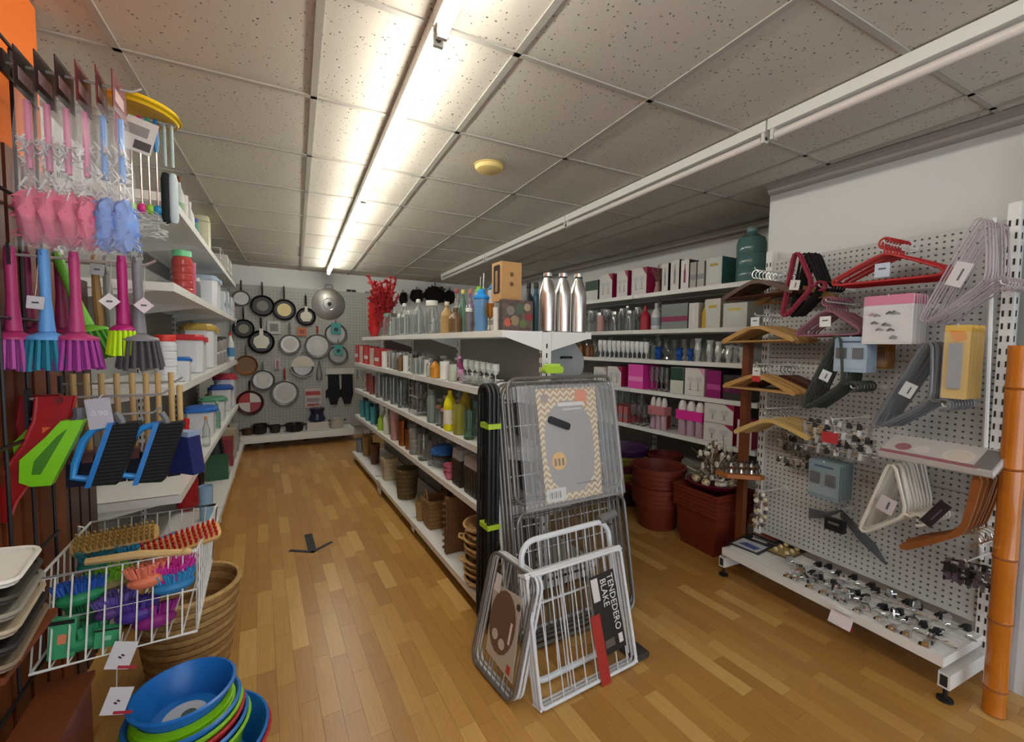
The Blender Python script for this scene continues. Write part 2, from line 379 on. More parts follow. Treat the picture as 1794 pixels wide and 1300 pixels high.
# back pan display: perforated panel, deck
PEG = M('grey_pegboard', hexc('a5a59f'), .55)
bw = thing('pan_display', 'grey perforated back-wall panel with a low white deck for pans', 'display', (.5, 6.6, 0))
G().bb((-.80, -.035, .15), (1.05, -.015, 2.09)).ob('panel', PEG, bw, False)
g = G()
for i in range(44):
    for j in range(46): g.box((-.78+i*.0418, -.0355, .2+j*.0405), (.009, .002, .009))
o = g.ob('perforations', M('peg_hole', hexc('55554f'), .8), bw, False); o['kind'] = 'stuff'
shelf_part(bw, -.72, .62, -.40, -.04, .185, lip=.09)
for x in (-.79, .14, 1.04): upright(bw, x, -.008, 2.1, .03, .02, axis='y')
# right pegboard gondola turned about 6 degrees
ug = Vector((.098, .983, 0)).normalized(); ng = Vector((ug.y, -ug.x, 0))     # along it, and towards the wall
GB = Vector((2.241, .511, 0))+ng*.315+ug*.01                                   # foot of the near upright, on the face of the panel
GA = math.atan2(-ug.x, ug.y)
def gl(u, v, z): return GB+ug*u-ng*v+Vector((0, 0, z))                         # u along, v out into the aisle
def gpx(px, py, v): return onplane(px, py, GB-ng*v, ng)                        # pixel to the plane v in front of the panel
rg = thing('pegboard_gondola', 'white pegboard gondola hung with clothes hangers beside the bamboo pole', 'shelving', GB, GA)
# local axes: x = away from the aisle, y = along
G().bb((0, -.0, .22), (.02, .99, 1.87)).ob('panel', M('white_pegboard', hexc('c2c3c1'), .5), rg, False)
g = G()
for i in range(37):
    for j in range(62): g.box((-.0005, .03+i*.0257, .25+j*.0262), (.002, .0075, .0075))
o = g.ob('perforations', M('peg_hole', (0, 0, 0)), rg, False); o['kind'] = 'stuff'
for z in (.75, 1.3): G().bb((-.0025, 0, z-.002), (.0, .99, z+.002)).ob('panel_joint', P('8f908e'), rg, False)
for y in (.004, 1.0):
    upright(rg, .012, y, 1.93, .036, .05)
    G().bb((-.31, y-.018, .055), (.0, y+.018, .115)).ob('foot', SHELFW, rg, False)
    G().bb((-.3125, y-.011, .064), (-.31, y+.011, .106)).ob('foot_opening', SLOT, rg, False)
    G().lathe([(.026, 0), (.026, .008), (.008, .012), (.008, .056)], 10, (-.29, y, 0)).ob('levelling_foot', BLACK, rg)
shelf_part(rg, -.335, -.002, .0, .98, .185, lip=.038)
g = G()
for k in range(9): g.box((-.3+k*.034, .49, .1855), (.004, .95, .002))
g.ob('shelf_ribs', P('c9c9c5'), rg, False)
G().tube([(-.03, .055, 1.88), (-.02, .02, .5)], .009, 8).ob('leaning_rod', WIREW, rg)
# bamboo pole and the white ribbed boards at the edge
bp = thing('bamboo_pole', 'thick varnished orange bamboo pole standing at the end of the hanger display', 'pole', (2.345, .41, 0))
BAM = M('varnished_bamboo', hexc('b86a18'), .22, var=.25, vscale=7, coat=.6)
g = G(); prof = []
nodes = [0, .1, .36, .60, .93, 1.22, 1.37]
for a, b in zip(nodes, nodes[1:]):
    prof += [(.031, a+.002), (.0335, a+.006), (.032, a+.014), (.0305, (a+b)/2), (.032, b-.006)]
g.lathe(prof+[(.031, 1.373), (.024, 1.373), (.024, 1.3)], 20).rot(Matrix.Rotation(RAD(-1.2), 4, 'Y')).ob('culm', BAM, bp)
for z in nodes[1:-1]: G().lathe([(.0325, z-.003), (.0345, z), (.0325, z+.003)], 20).rot(Matrix.Rotation(RAD(-1.2), 4, 'Y')).ob('node_ring', M('bamboo_node', hexc('8a4a10'), .4), bp)
for k in range(3):
    t = thing('leaning_board', 'tall white ribbed plastic board leaning on the wall behind the bamboo pole', 'board', (2.56+.03*k, .335-.012*k, 0), 0, 'white boards by the bamboo pole')
    G().bb((0, -.1, 0), (.012, .08, 2.2)).ob('board', P('d6d4d6'), t, False)
    for y in (-.09, -.05, -.01, .03, .07): G().bb((-.004, y-.006, .002), (0, y+.006, 2.19)).ob('rib', P('b4b0b6'), t, False)
# left display block: orange pillar, wooden slats, black wire grid
PXF = -.50
struct(G().bb((XL, .2, 0), (PXF-.06, 1.90, CE)).ob('wall_left_pillar', ORANGE, smooth=False))
sl = thing('slat_panel', 'red-brown wooden slat panel under the orange pillar', 'panel', (PXF-.05, 1.2, 0))
WOODR = M('red_brown_wood', hexc('6e3516'), .5, var=.3, vscale=9)
for k in range(13): G().bb((-.008, -.58+k*.098, .02), (.012, -.58+k*.098+.078, 1.84)).ob('slat', WOODR, sl, False)
G().bb((-.009, -.6, .01), (-.006, .69, 1.85)).ob('backing', M('dark_backing', (.02, .012, .008), .8), sl, False)
wg = thing('wire_grid', 'black wire grid panel carrying the brush hooks', 'grid', (PXF-.012, 1.2, 0))
g = G()
for k in range(9): g.cyl((0, -.5+k*.125, .5), (0, -.5+k*.125, 2.06), .004, n=6)
g.ob('vertical_wires', DKMET, wg)
for z in (.5, .8, 1.1, 1.4, 1.7, 1.98, 2.06): G().cyl((.004, -.51, z), (.004, .51, z), .0045, n=6).ob('cross_wire', DKMET, wg)
cb = thing('base_cabinet', 'plain red-brown wooden base cabinet under the wire brush basket', 'cabinet', (-.47, 1.5, 0))
G().bb((-.02, -.45, .0), (.07, .0, .46)).ob('body', WOODR, cb, False); G().bb((-.022, -.455, .46), (.078, .006, .475)).ob('top', WOODR, cb, False)
sl2 = thing('slat_panel', 'dark brown slat panel behind the hanging brushes, next to the left shelves', 'panel', (-.64, 2.32, 0))
for k in range(6): G().bb((-.008, -.40+k*.105, .0), (.012, -.40+k*.105+.085, 1.60)).ob('slat', M('dark_slat', hexc('3a1d14'), .5, var=.3, vscale=9), sl2, False)
G().bb((-.012, -.41, .0), (-.009, .22, 1.61)).ob('backing', M('dark_backing', (0, 0, 0)), sl2, False)
# ------------------------------------------------------------------ kinds of shelf goods, built at unit width and height, sized when placed
def hollow(prof, t=.05, base=.06):      # outer profile closed by an inner wall
    inner = [(max(r-t, .002), max(z, base)) for r, z in prof[::-1] if z >= base or r > t]
    return prof+inner+[(.0, base)]
def k_tumbler(r, c=None): G().lathe(hollow([(0, 0), (.4, 0), (.43, .05), (.48, .7), (.5, 1)]), 14).ob('glass', c or GLASS, r)
def k_jar(r, c=None, lid=None):
    G().lathe(hollow([(0, 0), (.44, 0), (.5, .05), (.5, .68), (.4, .82), (.4, .86)]), 14).ob('body', c or GLASS, r)
    G().lathe([(.42, .84), (.44, .85), (.44, .98), (.42, 1), (0, 1)], 14).ob('lid', lid or WHITE, r)
def k_swing(r, c=None, cap=None):
    G().lathe(hollow([(0, 0), (.46, 0), (.5, .04), (.5, .58), (.2, .78), (.18, .92)], .04), 14).ob('body', c or GLASS, r)
    s = G().lathe([(.2, .9), (.22, .92), (.22, .98), (.12, 1), (0, 1)], 10).ob('stopper', cap or WHITE, r)
    G().tube([(-.22, 0, .84), (-.28, 0, .92), (0, 0, .985), (.28, 0, .92), (.22, 0, .84)], .02, 5).ob('wire_clip', STEEL, r)
def k_goblet(r, c=None):
    G().lathe([(0, 0), (.42, 0), (.42, .015), (.08, .05), (.05, .1), (.05, .42), (.3, .5), (.48, .68), (.46, .98), (.45, 1), (.42, 1), (.42, .7), (.26, .55), (0, .5)], 14).ob('glass', c or GLASS, r)
def k_flute(r, c=None):
    G().lathe([(0, 0), (.45, 0), (.45, .02), (.1, .06), (.08, .28), (.35, .4), (.5, .75), (.42, 1), (.38, 1), (.44, .75), (.3, .45), (0, .35)], 12).ob('glass', c or GLASS, r)
def k_vase(r, c=None):
    G().lathe(hollow([(0, 0), (.4, 0), (.28, .15), (.5, .5), (.36, .8), (.5, 1)], .04), 14).ob('vase', c or GLASS, r)
def k_bottle(r, c=None, cap=None, band=None):
    b = G().lathe([(0, 0), (.45, 0), (.5, .03), (.5, .55), (.42, .66), (.17, .8), (.16, .9), (.13, .9)], 16).ob('body', c or GLASS, r)
    G().lathe([(.19, .88), (.2, .89), (.2, .99), (.17, 1), (0, 1)], 12).ob('cap', cap or BLACK, r)
    if band: G().lathe([(.505, .15), (.51, .16), (.51, .45), (.505, .46)], 16).ob('paper_label', band, b)
def k_steelbottle(r, c=None):
    G().lathe([(0, 0), (.47, 0), (.5, .015), (.5, .60), (.44, .72), (.26, .88), (.23, .91)], 20).ob('body', STEEL, r)
    G().lathe([(.25, .905), (.235, .912), (.235, .925), (.25, .93), (.25, .985), (.2, 1), (0, 1)], 16).ob('cap', CHROME, r)
    G().lathe([(.242, .905), (.252, .908), (.252, .928), (.242, .931)], 16).ob('neck_ring', BLACK, r)
def k_mug(r, c=None):
    G().lathe(hollow([(0, 0), (.38, 0), (.42, .04), (.42, 1)], .04), 16).ob('cup', c or WHITE, r)
    G().tube([(.38, 0, .8), (.58, 0, .78), (.64, 0, .5), (.56, 0, .25), (.38, 0, .22)], .05, 6).ob('handle', c or WHITE, r)
def k_strawcup(r, c=None, lid=None, straw=None):
    G().lathe(hollow([(0, 0), (.36, 0), (.4, .03), (.48, .72), (.48, .74)], .03), 16).ob('cup', c or CLEARP, r)
    G().lathe([(.5, .72), (.52, .73), (.52, .77), (.42, .8), (.3, .82), (.28, .9), (.2, .94), (0, .94)], 16).ob('lid', lid, r)
    G().cyl((.05, 0, .1), (.16, 0, 1.3), .035, n=8).ob('straw', straw or WHITE, r)
def k_bowlstack(r, c=None, n=4):
    for k in range(n): G().lathe(hollow([(0, 0), (.25, 0), (.3, .04), (.5, .34), (.5, .36)], .03, .03), 16, (0, 0, k*.2)).ob('bowl', c, r)
def k_basket(r, c=None, handles=True, round_=True, rows=7):
    sq = 0 if round_ else .75
    for k in range(rows):
        z = k/rows; rr = .40+.1*z
        G().lathe([(rr-.02, z), (rr+.012, z+.02), (rr+.02, z+.5/rows), (rr+.012, z+1/rows-.005), (rr-.02, z+1/rows), (rr-.035, z+.5/rows)], 20, sq=sq).ob('coil', c, r)
    G().lathe([(.0, .01), (.40, .01), (.4, .03), (0, .03)], 20, sq=sq).ob('bottom', c, r)
    if handles:
        for s in (-1, 1): G().tube([(s*.4, -.18, .95), (s*.42, -.13, 1.2), (s*.42, 0, 1.32), (s*.42, .13, 1.2), (s*.4, .18, .95)], .03, 6).ob('handle', c, r)
def k_food(r, c=None, lid=None, sq=.8):      # square food container with clip lid
    G().lathe(hollow([(0, 0), (.37, 0), (.4, .03), (.43, .86)], .02, .03), 16, sq=sq).ob('tub', c or FROST, r)
    G().lathe([(.0, .85), (.45, .85), (.46, .87), (.46, .93), (.43, .95), (.4, .95), (.38, 1), (0, 1)], 16, sq=sq).ob('lid', lid, r)
    for s in (-1, 1): G().box((s*.47, 0, .86), (.05, .3, .12)).ob('clip', lid, r, False)
def k_pet(r, c=None, lid=None): # cylindrical canister with ring grooves
    pr = [(0, 0), (.46, 0)]
    for k in range(5): pr += [(.5, .04+k*.16), (.5, .14+k*.16), (.47, .17+k*.16)]
    G().lathe(hollow(pr+[(.4, .88)], .03), 16).ob('canister', c or CLEARP, r); G().lathe([(.42, .86), (.46, .87), (.46, .98), (.44, 1), (0, 1)], 16).ob('lid', lid, r)
def wicker(name, hx): return M(name, hexc(hx), .7, var=.35, vscale=45, bump=.9, bscale=150)
WICK = wicker('wicker_tan', '9c7748'); WICKD = wicker('wicker_brown', '6e4a2c'); WICKL = wicker('wicker_pale', 'b9955f')
KD = dict(tumbler=k_tumbler, jar=k_jar, swing=k_swing, goblet=k_goblet, flute=k_flute, vase=k_vase, bottle=k_bottle, steelbottle=k_steelbottle, mug=k_mug, strawcup=k_strawcup, bowlstack=k_bowlstack, basket=k_basket, food=k_food, pet=k_pet)
NAMES = dict(tumbler='drinking_glass', jar='glass_jar', swing='swing_top_bottle', goblet='wine_glass', flute='flute_glass', vase='glass_vase', bottle='bottle', steelbottle='steel_bottle', mug='mug', strawcup='straw_cup', bowlstack='bowl_stack', basket='wicker_basket', food='food_container', pet='storage_canister')
CATS = dict(tumbler='glass', jar='jar', swing='bottle', goblet='glass', flute='glass', vase='vase', bottle='bottle', steelbottle='bottle', mug='mug', strawcup='cup', bowlstack='bowls', basket='basket', food='container', pet='container')
def put(kind, loc, w, h, label, group=None, rz=0, key=None, name=None, cat=None, d=None, **kw):
    k = (name or NAMES[kind], kind, key or tuple(sorted((a, getattr(b, 'name', b)) for a, b in kw.items())))
    return inst(k, lambda r: KD[kind](r, **kw), label, cat or CATS[kind], loc, rz, group, (w, d or w, h))
OCC = []
def free(b): return all(b[0] >= o[1] or b[1] <= o[0] or b[2] >= o[3] or b[3] <= o[2] or b[4] >= o[5] or b[5] <= o[4] for o in OCC)
def putpx(kind, px, X, z, wpx, hpx, label, group=None, **kw):     # on a shelf that runs along the room: column in the photo, size in photo pixels; moved back when the place is taken
    p = shX(px, X, z); m = mpp(p); w, h = wpx*m, hpx*m; e = .67 if kind == 'mug' else .51
    lo, hi = (3.004, 3.35) if X > 2 else ((1.037 if z > 1.3 else .948 if z > .2 else .913), 1.265)
    best = None
    for k in range(90):
        x = max(X, lo+w/2)+.012*(k % 15); dx = ((k//15+1)//2)*(1 if (k//15) % 2 else -1)*wpx*.3
        if x+w*.52 > hi: continue
        q = shX(px+dx, x, z)
        if X < 2: q.y = min(max(q.y, CGY0+.012+w*.55), CGY1-.012-w*.55)
        b = (x-w*e, x+w*e, q.y-w*.51, q.y+w*.51, z, z+h)
        if best is None: best = q, b
        if free(b): best = q, b; break
    if best is None: best = shX(px, lo+w/2, z), (0, 0, 0, 0, 0, 0)
    OCC.append(best[1]); return put(kind, best[0], w, h, label, group, **kw)
PRINTS = 0
def giftbox(name, label, cat, a, b, z, x0, x1, h, face, side, motif=None, mcol=None, group=None, fx=-1, top=None):
    # box with its printed face towards the aisle (fx = -1 looks to -x); a..b along y
    y0, y1 = min(a, b), max(a, b); cy = (y0+y1)/2; cx = (x0+x1)/2
    t = thing(name, label, cat, (cx, cy, z+.0005), 0, group); w, d = y1-y0, x1-x0; OCC.append((x0-.003, x1, y0, y1, z, z+h))
    G().bb((-d/2, -w/2, 0), (d/2, w/2, h)).ob('carton', side, t, False)
    f = fx*d/2
    fp = G().bb((f, -w/2+.001, .001), (f+fx*.0015, w/2-.001, h-.001)).ob('printed_face', face, t, False)
    G().bb((-d/2+.002, -.001, h), (d/2-.002, .001, h+.0006)).ob('lid_seam', P('888480'), t, False)
    def F(o, mt, nm): G().prism(o, f+fx*.0016, f+fx*.0024, 'x').ob(nm, mt, fp, False)
    mc = mcol or P('8a8a90')
    if motif == 'glass':
        for k in (-.2, .2):
            c = k*w; r = min(w*.16, h*.2); zz = h*.45
            ring = [(c+r*cos(t), zz+h*.16+1.2*r*sin(t)) for t in [pi*(.12-1.24*j/10) for j in range(11)]]; F(ring, P('c4c4c8'), 'printed_glass')
            F([(c-.004, zz-h*.25), (c+.004, zz-h*.25), (c+.004, zz), (c-.004, zz)], mc, 'printed_stem'); F([(c-r*.7, zz-h*.26), (c+r*.7, zz-h*.26), (c+r*.7, zz-h*.24), (c-r*.7, zz-h*.24)], mc, 'printed_foot')
        F([(-w*.5+.002, h*.99), (-w*.5+.002, h*.7), (-w*.2, h*.99)], mcol or side, 'printed_corner')
    elif motif == 'band': F([(-w*.5+.002, h*.3), (w*.5-.002, h*.3), (w*.5-.002, h*.5), (-w*.5+.002, h*.5)], mc, 'printed_band')
    elif motif == 'half': F([(-w*.5+.002, h*.5), (w*.5-.002, h*.5), (w*.5-.002, h*.985), (-w*.5+.002, h*.985)], mc, 'printed_top_half')
    elif motif == 'tall':
        F([(-w*.12, h*.2), (w*.12, h*.2), (w*.12, h*.6), (w*.05, h*.72), (w*.05, h*.85), (-w*.05, h*.85), (-w*.05, h*.72), (-w*.12, h*.6)], mc, 'printed_bottle')
    elif motif == 'jar':
        F(rrect(w*.66, h*.56, w*.12, 3, 0, h*.4), P('cfd3d0'), 'printed_jar'); F(rrect(w*.5, h*.1, w*.02, 2, 0, h*.73), mc, 'printed_lid')
    elif motif == 'spots':
        for k in range(7): F(disc(w*.09, 8, random.uniform(-.36, .36)*w, random.uniform(.15, .85)*h), mc if k % 2 else P('3a2e2a'), 'printed_fruit')
    return t
# ------------------------------------------------------------------ goods on the central gondola, aisle side (top shelf)
TX = 1.10; T = 'on the top shelf of the middle gondola'
vz = Z1+.0015
# red coral branches in a red pot
p = shX(675, 1.14, vz); m = mpp(p)
t = thing('coral_decoration', 'bright red artificial coral branches in a clear glass on the middle gondola', 'decoration', p)
CORAL = P('94141a', .5)
G().lathe([(0, 0), (.035, 0), (.04, .01), (.045, .16), (.05, .18), (.045, .18), (.038, .02), (0, .02)], 16).ob('pot', GLASS, t)
random.seed(3)
for k in range(22):
    a = random.uniform(0, 6.28); sp = random.uniform(.03, .19); top = random.uniform(.34, .60); pts = [(0, 0, .02)]
    for j in range(1, 9):
        f = j/8; pts.append((cos(a)*sp*f**1.3+random.uniform(-.009, .009), sin(a)*sp*f**1.3*1.1+random.uniform(-.009, .009), .02+top*f))
    g = G().tube(pts, [.011+.005*(j % 2) for j in range(9)], 6)
    for j in range(2, 9):
        q = Vector(pts[j])
        for _ in range(5):
            d = Vector((random.uniform(-1, 1), random.uniform(-1, 1), random.uniform(-.2, 1))).normalized()*random.uniform(.02, .05); g.tube([q, q+d*.6, q+d], [.010, .009, .006], 5)
    g.ob('branch', CORAL, t)
for k in range(5): pass
OCC.append((1.06, 1.2, shX(672, 1.13, vz).y-.06, shX(672, 1.13, vz).y+.06, vz, vz+.2))
putpx('bowlstack', 656, 1.08, vz, 22, 52, 'stack of bright red plastic bowls beside the red coral', c=P('bc201e'), n=5)
for px, kind, wp, hp, lab, kw in [
    (684, 'jar', 26, 40, 'squat clear glass jar with green glass lid next to the red bowls', dict(lid=GLASSG)),
    (700, 'tumbler', 16, 30, None, {}), (709, 'swing', 17, 56, 'clear bottle with white cap beside the ribbed glasses', {}),
    (722, 'tumbler', 14, 36, None, {}), (733, 'swing', 17, 62, 'taller clear bottle with white cap beside a rope-necked jar', {}),
    (745, 'tumbler', 17, 32, None, {}), (757, 'jar', 24, 58, 'large clear jar with white lid and red tag', dict(lid=WHITE)), (771, 'tumbler', 15, 30, None, {}),
    (783, 'bottle', 22, 55, 'tan wrapped bottle with a pale stopper', dict(c=P('a98a58', .6), cap=P('d5cbb8'), key='tan')),
    (798, 'bottle', 24, 44, 'brown faceted bottle leaning near the tan one', dict(c=P('6b5238', .3), cap=P('6b5238', .3), key='brown')),
    (811, 'swing', 16, 78, 'tall clear bottle with a yellow swing stopper', dict(c=GLASSG, cap=P('d8d070'), key='y')),
    (800, 'swing', 15, 80, 'tall clear bottle with a red swing stopper', dict(cap=P('a8423c'), key='r')),
    (824, 'swing', 17, 76, 'tall violet-tinted bottle with a pink stopper', dict(c=M('violet_glass', (.72, .62, .85), .05, 0, .9), cap=P('c97c74'), key='v'))]:
    putpx(kind, px, TX+.06*(hp > 75), vz, wp, hp, lab or 'ribbed clear drinking glass among the bottles on the middle gondola', None if lab else 'ribbed glasses on the gondola top', **kw)
putpx('strawcup', 843, TX-.02, vz, 27, 78, 'big blue straw cup with a domed blue lid', c=M('blue_clear', hexc('6f9fd0'), .2, alpha=.75), lid=P('1f8fe0'), key='blue')
st = giftbox('glass_carton', 'low white glassware carton carrying two straw cups', 'box', shX(873, 1.2, vz).y, shX(826, 1.2, vz).y, vz, 1.17, 1.26, .14, P('cfd3d0'), P('bfc4c4'), 'band')
pz = vz+.1425
putpx('strawcup', 839, 1.2, pz, 17, 46, 'small straw cup with a lime green lid on a carton', c=CLEARP, lid=P('7fc832'), key='lime')
putpx('strawcup', 862, 1.2, pz, 17, 44, 'small straw cup with a teal lid on a carton', c=CLEARP, lid=P('2f7fa8'), key='teal')
putpx('goblet', 858, 1.07, vz, 16, 48, 'wine glass with an amber bowl beside the blue straw cup', c=GLASSA, key='amber')
putpx('tumbler', 869, 1.06, vz, 12, 40, 'narrow milky shot glass beside the printed fruit box', c=P('dcd8cf'), key='milk')
# printed box and the kraft window box on it
y1, y0 = shX(876, 1.06, vz).y, 1.90
fb = giftbox('fruit_print_box', 'dark box printed with fruit under the kraft window box', 'box', y0, y1, vz, 1.055, 1.235, .155, M('dark_print', hexc('4d4440'), .4, var=.8, vscale=55), M('dark_print_side', hexc('5b4a42'), .4, var=.9, vscale=45), 'spots', P('b0563c'))
fh = (max(y0, y1)-min(y0, y1))/2
for k, (x, z, r_, c_) in enumerate(((-.06, .04, .022, 'b0563c'), (-.02, .05, .026, '8a7a5a'), (.03, .035, .022, '5a6a3c'), (.065, .07, .02, '8a2a2a'), (-.045, .1, .024, '7a7468'), (.01, .11, .026, '4a5a48'), (.055, .12, .02, 'a08a70'))): G().prism(disc(r_, 12, x, z), -fh-.0016, -fh-.0004, 'y').ob('printed_fruit', P(c_), fb, False)
kb = thing('kraft_window_box', 'tall brown kraft box with a cut-out window on the fruit box', 'box', (1.155, 2.04, vz+.1565), 0)
KR = M('kraft_card', hexc('b58a58'), .7, var=.06, vscale=12)
G().bb((-.06, -.055, 0), (.06, .055, .205)).ob('carton', KR, kb, False)
w_ = G().prism(rrect(.07, .15, .012, 3, 0, .115), -.0612, -.0602, 'x').ob('window', M('window_dark', (.03, .02, .018), .2), kb, False)
G().bb((-.0625, -.012, .05), (-.0612, .012, .16)).ob('grinder', P('8a6a4a'), w_, False)
for zz in (.09, .14): G().prism(disc(.012, 10, .0, zz), -.0562, -.0552, 'y').ob('stamp', P('6d4a28'), kb, False)
# stainless bottles on the far half of the top shelf
for px, X in ((958, 1.36), (985, 1.43), (1011, 1.50)):
    p = shY(px, 1.93, vz); m = mpp(p)
    put('steelbottle', p, 30*m, 103*m, 'brushed stainless steel drinking bottle at the end of the middle gondola', 'three steel bottles in a row')
for px, Y, c, cap in ((925, 2.25, '2d3338', '1a1a1a'), (938, 2.25, '33607a', '223'*2)):
    p = shY(px, Y, vz); m = mpp(p); put('bottle', Vector((max(p.x, 1.345), Y, vz)), 22*m, 88*m, 'dark glass bottle behind the fruit print box' if px == 925 else 'blue-grey bottle behind the steel bottles', c=P(c), cap=P(cap), key=c)
# second shelf
v2 = Z2+.0015; A = .99
random.seed(5)
for k in range(3):
    OCC.append((.95, 1.09, 1.87+k*.135, 2.01+k*.135, v2, v2+.08)); put('bowlstack', Vector((1.02, 1.94+k*.135, v2)), .13, .05+.012*(k % 3), 'stack of clear glass dishes at the near end of shelf two', 'clear glass dish stacks', c=GLASS, n=3)
for k, px in enumerate((628, 636, 645, 655, 664)):
    p = shX(px, A, v2); m = mpp(p)
    giftbox('mug_box', 'small red and white printed glass set box at the far end of shelf two', 'box', p.y-.09, p.y+.09, v2, A-.02, A+.1, 30*m, P('d8b0a8' if k % 2 else 'c23a34'), P('a82a28'), 'glass' if k % 2 else 'band', P('e8e4e0'), 'red and white glass boxes')
for k in range(14):
    px = 674+k*6.2
    putpx('tumbler' if k % 3 else 'mug', px, A+.03*(k % 2), v2, 12, 28+2*(k % 3), 'clear tumbler in the crowd on shelf two of the gondola' if k % 3 else 'white mug in the crowd on shelf two of the gondola', 'tumblers on shelf two' if k % 3 else 'white mugs on shelf two', **({} if k % 3 else dict(c=WHITE)))
for px, kind, wp, hp, lab, kw in [
    (693, 'bottle', 9, 34, 'slim grey oil bottle among the white mugs', dict(c=P('77757a'), cap=P('4a4a4c'))), (701, 'bottle', 9, 32, 'brown glass oil bottle among the white mugs', dict(c=P('7a5a34'), cap=P('c8c4bc'))),
    (762, 'bottle', 17, 34, 'orange jug bottle with dark cap on shelf two', dict(c=P('d08a2a'), cap=P('2a2620'))), (779, 'mug', 20, 32, 'white mug with a green leaf print', dict(c=P('e9e9e2'), key='leaf')),
    (793, 'mug', 18, 30, 'pale green mug beside the pink flask', dict(c=P('b9c2ae'))), (805, 'bottle', 15, 46, 'two-tone pink and plum flask on shelf two', dict(c=P('7a2450'), cap=P('d58cc0'), band=P('d58cc0'))),
    (728, 'jar', 12, 34, 'spice jar with black lid on shelf two', dict(lid=BLACK)), (744, 'tumbler', 15, 26, 'frosted cup with pink rim on shelf two', dict(c=P('cdc3c0'))), (752, 'jar', 11, 24, 'small sugar jar with steel lid on shelf two', dict(lid=STEEL))]:
    putpx(kind, px, A-.02, v2, wp, hp, lab, **kw)
for k in range(6): putpx('goblet', 818+k*10, 1.14, v2, 15, 34, 'white footed ice cream cup at the back of shelf two', 'white footed cups', c=P('d5dbd8'))
# third shelf
v3 = Z3+.0015
for k in range(5): putpx('goblet' if k < 3 else 'tumbler', 628+k*6, A+.02*(k % 2), v3, 10, 32, 'clear footed glass at the far end of shelf three' if k < 3 else 'rose tinted glass at the far end of shelf three', 'footed glasses on shelf three' if k < 3 else 'rose glasses on shelf three', c=GLASS if k < 3 else M('rose_glass', (.8, .3, .25), .05, 0, .8))
for k in range(8): putpx('tumbler', 664+k*6.4, A+.05*(k % 2), v3, 13, 46 if k > 3 else 40, 'tall clear pint glass on shelf three', 'pint glasses on shelf three')
p = shX(733, A+.02, v3); m = mpp(p); OCC.append((p.x-.045, p.x+.045, p.y-.105, p.y+.105, v3, v3+.3))
t = thing('glass_rack', 'wire stand holding two rows of glasses on shelf three', 'rack', p)
hh = 62*m; ww = .10
for sx in (-1, 1):
    for sy in (-1, 1): G().cyl((sx*.04, sy*ww, 0), (sx*.04, sy*ww, hh), .0035, n=6).ob('post', STEEL, t)
for z in (.02, hh*.5, hh-.004): G().tube([(-.04, -ww, z), (.04, -ww, z), (.04, ww, z), (-.04, ww, z)], .0035, 6, True).ob('ring', STEEL, t)
for z in (.026, hh*.5+.005):
    G().bb((-.038, -ww, z-.003), (.038, ww, z)).ob('tray', CLEARP, t, False)
for z in (.0265, hh*.5+.0055):
    for y in (-.055, .055): put('tumbler', p+Vector((0, y, z+.0005)), .06, .085, 'small clear glass standing in the wire glass rack', 'glasses in the rack')
for px, kind, wp, hp, lab, kw in [
    (757, 'jar', 18, 58, 'tall grey-green storage jar on shelf three', dict(c=P('7d8a82', .3), lid=P('6a706c'))), (769, 'jar', 12, 36, 'small spice shaker with copper lid on shelf three', dict(lid=P('9a6a4a'))), (777, 'jar', 12, 34, 'small spice shaker with pink lid on shelf three', dict(lid=P('c98a94'))),
    (788, 'bottle', 22, 80, 'lemon yellow and white bottle on shelf three', dict(c=P('e3dc10'), cap=P('7a1a34'), band=P('e8e6d8'))),
    (804, 'tumbler', 24, 54, 'yellow-tinted tall tumbler beside the lemon bottle', dict(c=M('yellow_glass', (.8, .78, .2), .06, 0, .75))), (815, 'bottle', 20, 84, 'yellow bottle with wine red cap behind the mugs', dict(c=P('c9b83a'), cap=P('6a1a2a'))),
    (822, 'mug', 24, 52, 'clear glass beer mug with green tint', dict(c=GLASSG)), (836, 'jar', 20, 60, 'clear glass carafe with teal lid on shelf three', dict(lid=P('5f8f90'))), (848, 'bottle', 15, 62, 'slim clear bottle with a red cap at the shelf end', dict(c=M('clear_milk', (.8, .83, .82), .15, 0, .5), cap=P('b8423a')))]:
    putpx(kind, px, A+(.08 if px in (815, 836) else -.01), v3, wp, hp, lab, **kw)
# fourth shelf
v4 = Z4+.0015
for px0, px1, hp, lab in ((812, 797, 82, 'dark brown storage box with a clear lid, nearer the film-wrapped bowls'), (842, 817, 86, 'black storage box with a clear lid, next to the white dispenser')):
    a, b = shX(px0, A, v4).y, shX(px1, A, v4).y; h = hp*mpp((A, a, v4))*.8
    t = thing('storage_box', lab, 'container', (A+.06, (a+b)/2, v4)); w = abs(b-a); OCC.append((A-.025, A+.145, min(a, b), max(a, b), v4, v4+.3))
    c = P('3a302c' if px1 < 800 else '26282a', .3)
    G().prism([(-w*.42, 0), (w*.42, 0), (w*.48, h*.72), (-w*.48, h*.72)], -.08, .08, 'x').ob('box', c, t, False)
    for k in range(5): G().bb((-.082, -w*.38+k*w*.19-.003, .01), (-.08, -w*.38+k*w*.19+.003, h*.68)).ob('groove', P('17181a'), t, False)
    G().prism([(-w*.48, h*.73), (w*.48, h*.73), (w*.4, h), (-w*.4, h)], -.078, .078, 'x').ob('lid', M('smoky_clear', (.6, .6, .62), .12, alpha=.7), t, False)
for k in range(6): putpx('jar' if k % 2 else 'tumbler', 636+k*4.6, A+.03*(k % 2), v4, 11, 28+3*(k % 3), 'teal plastic beaker at the far end of shelf four' if k % 2 == 0 else 'grey-teal lidded jar at the far end of shelf four', 'teal beakers' if k % 2 == 0 else 'grey-teal jars', **(dict(c=P('3f7f88', .3), lid=P('50606a')) if k % 2 else dict(c=P('4a98a0', .3))))
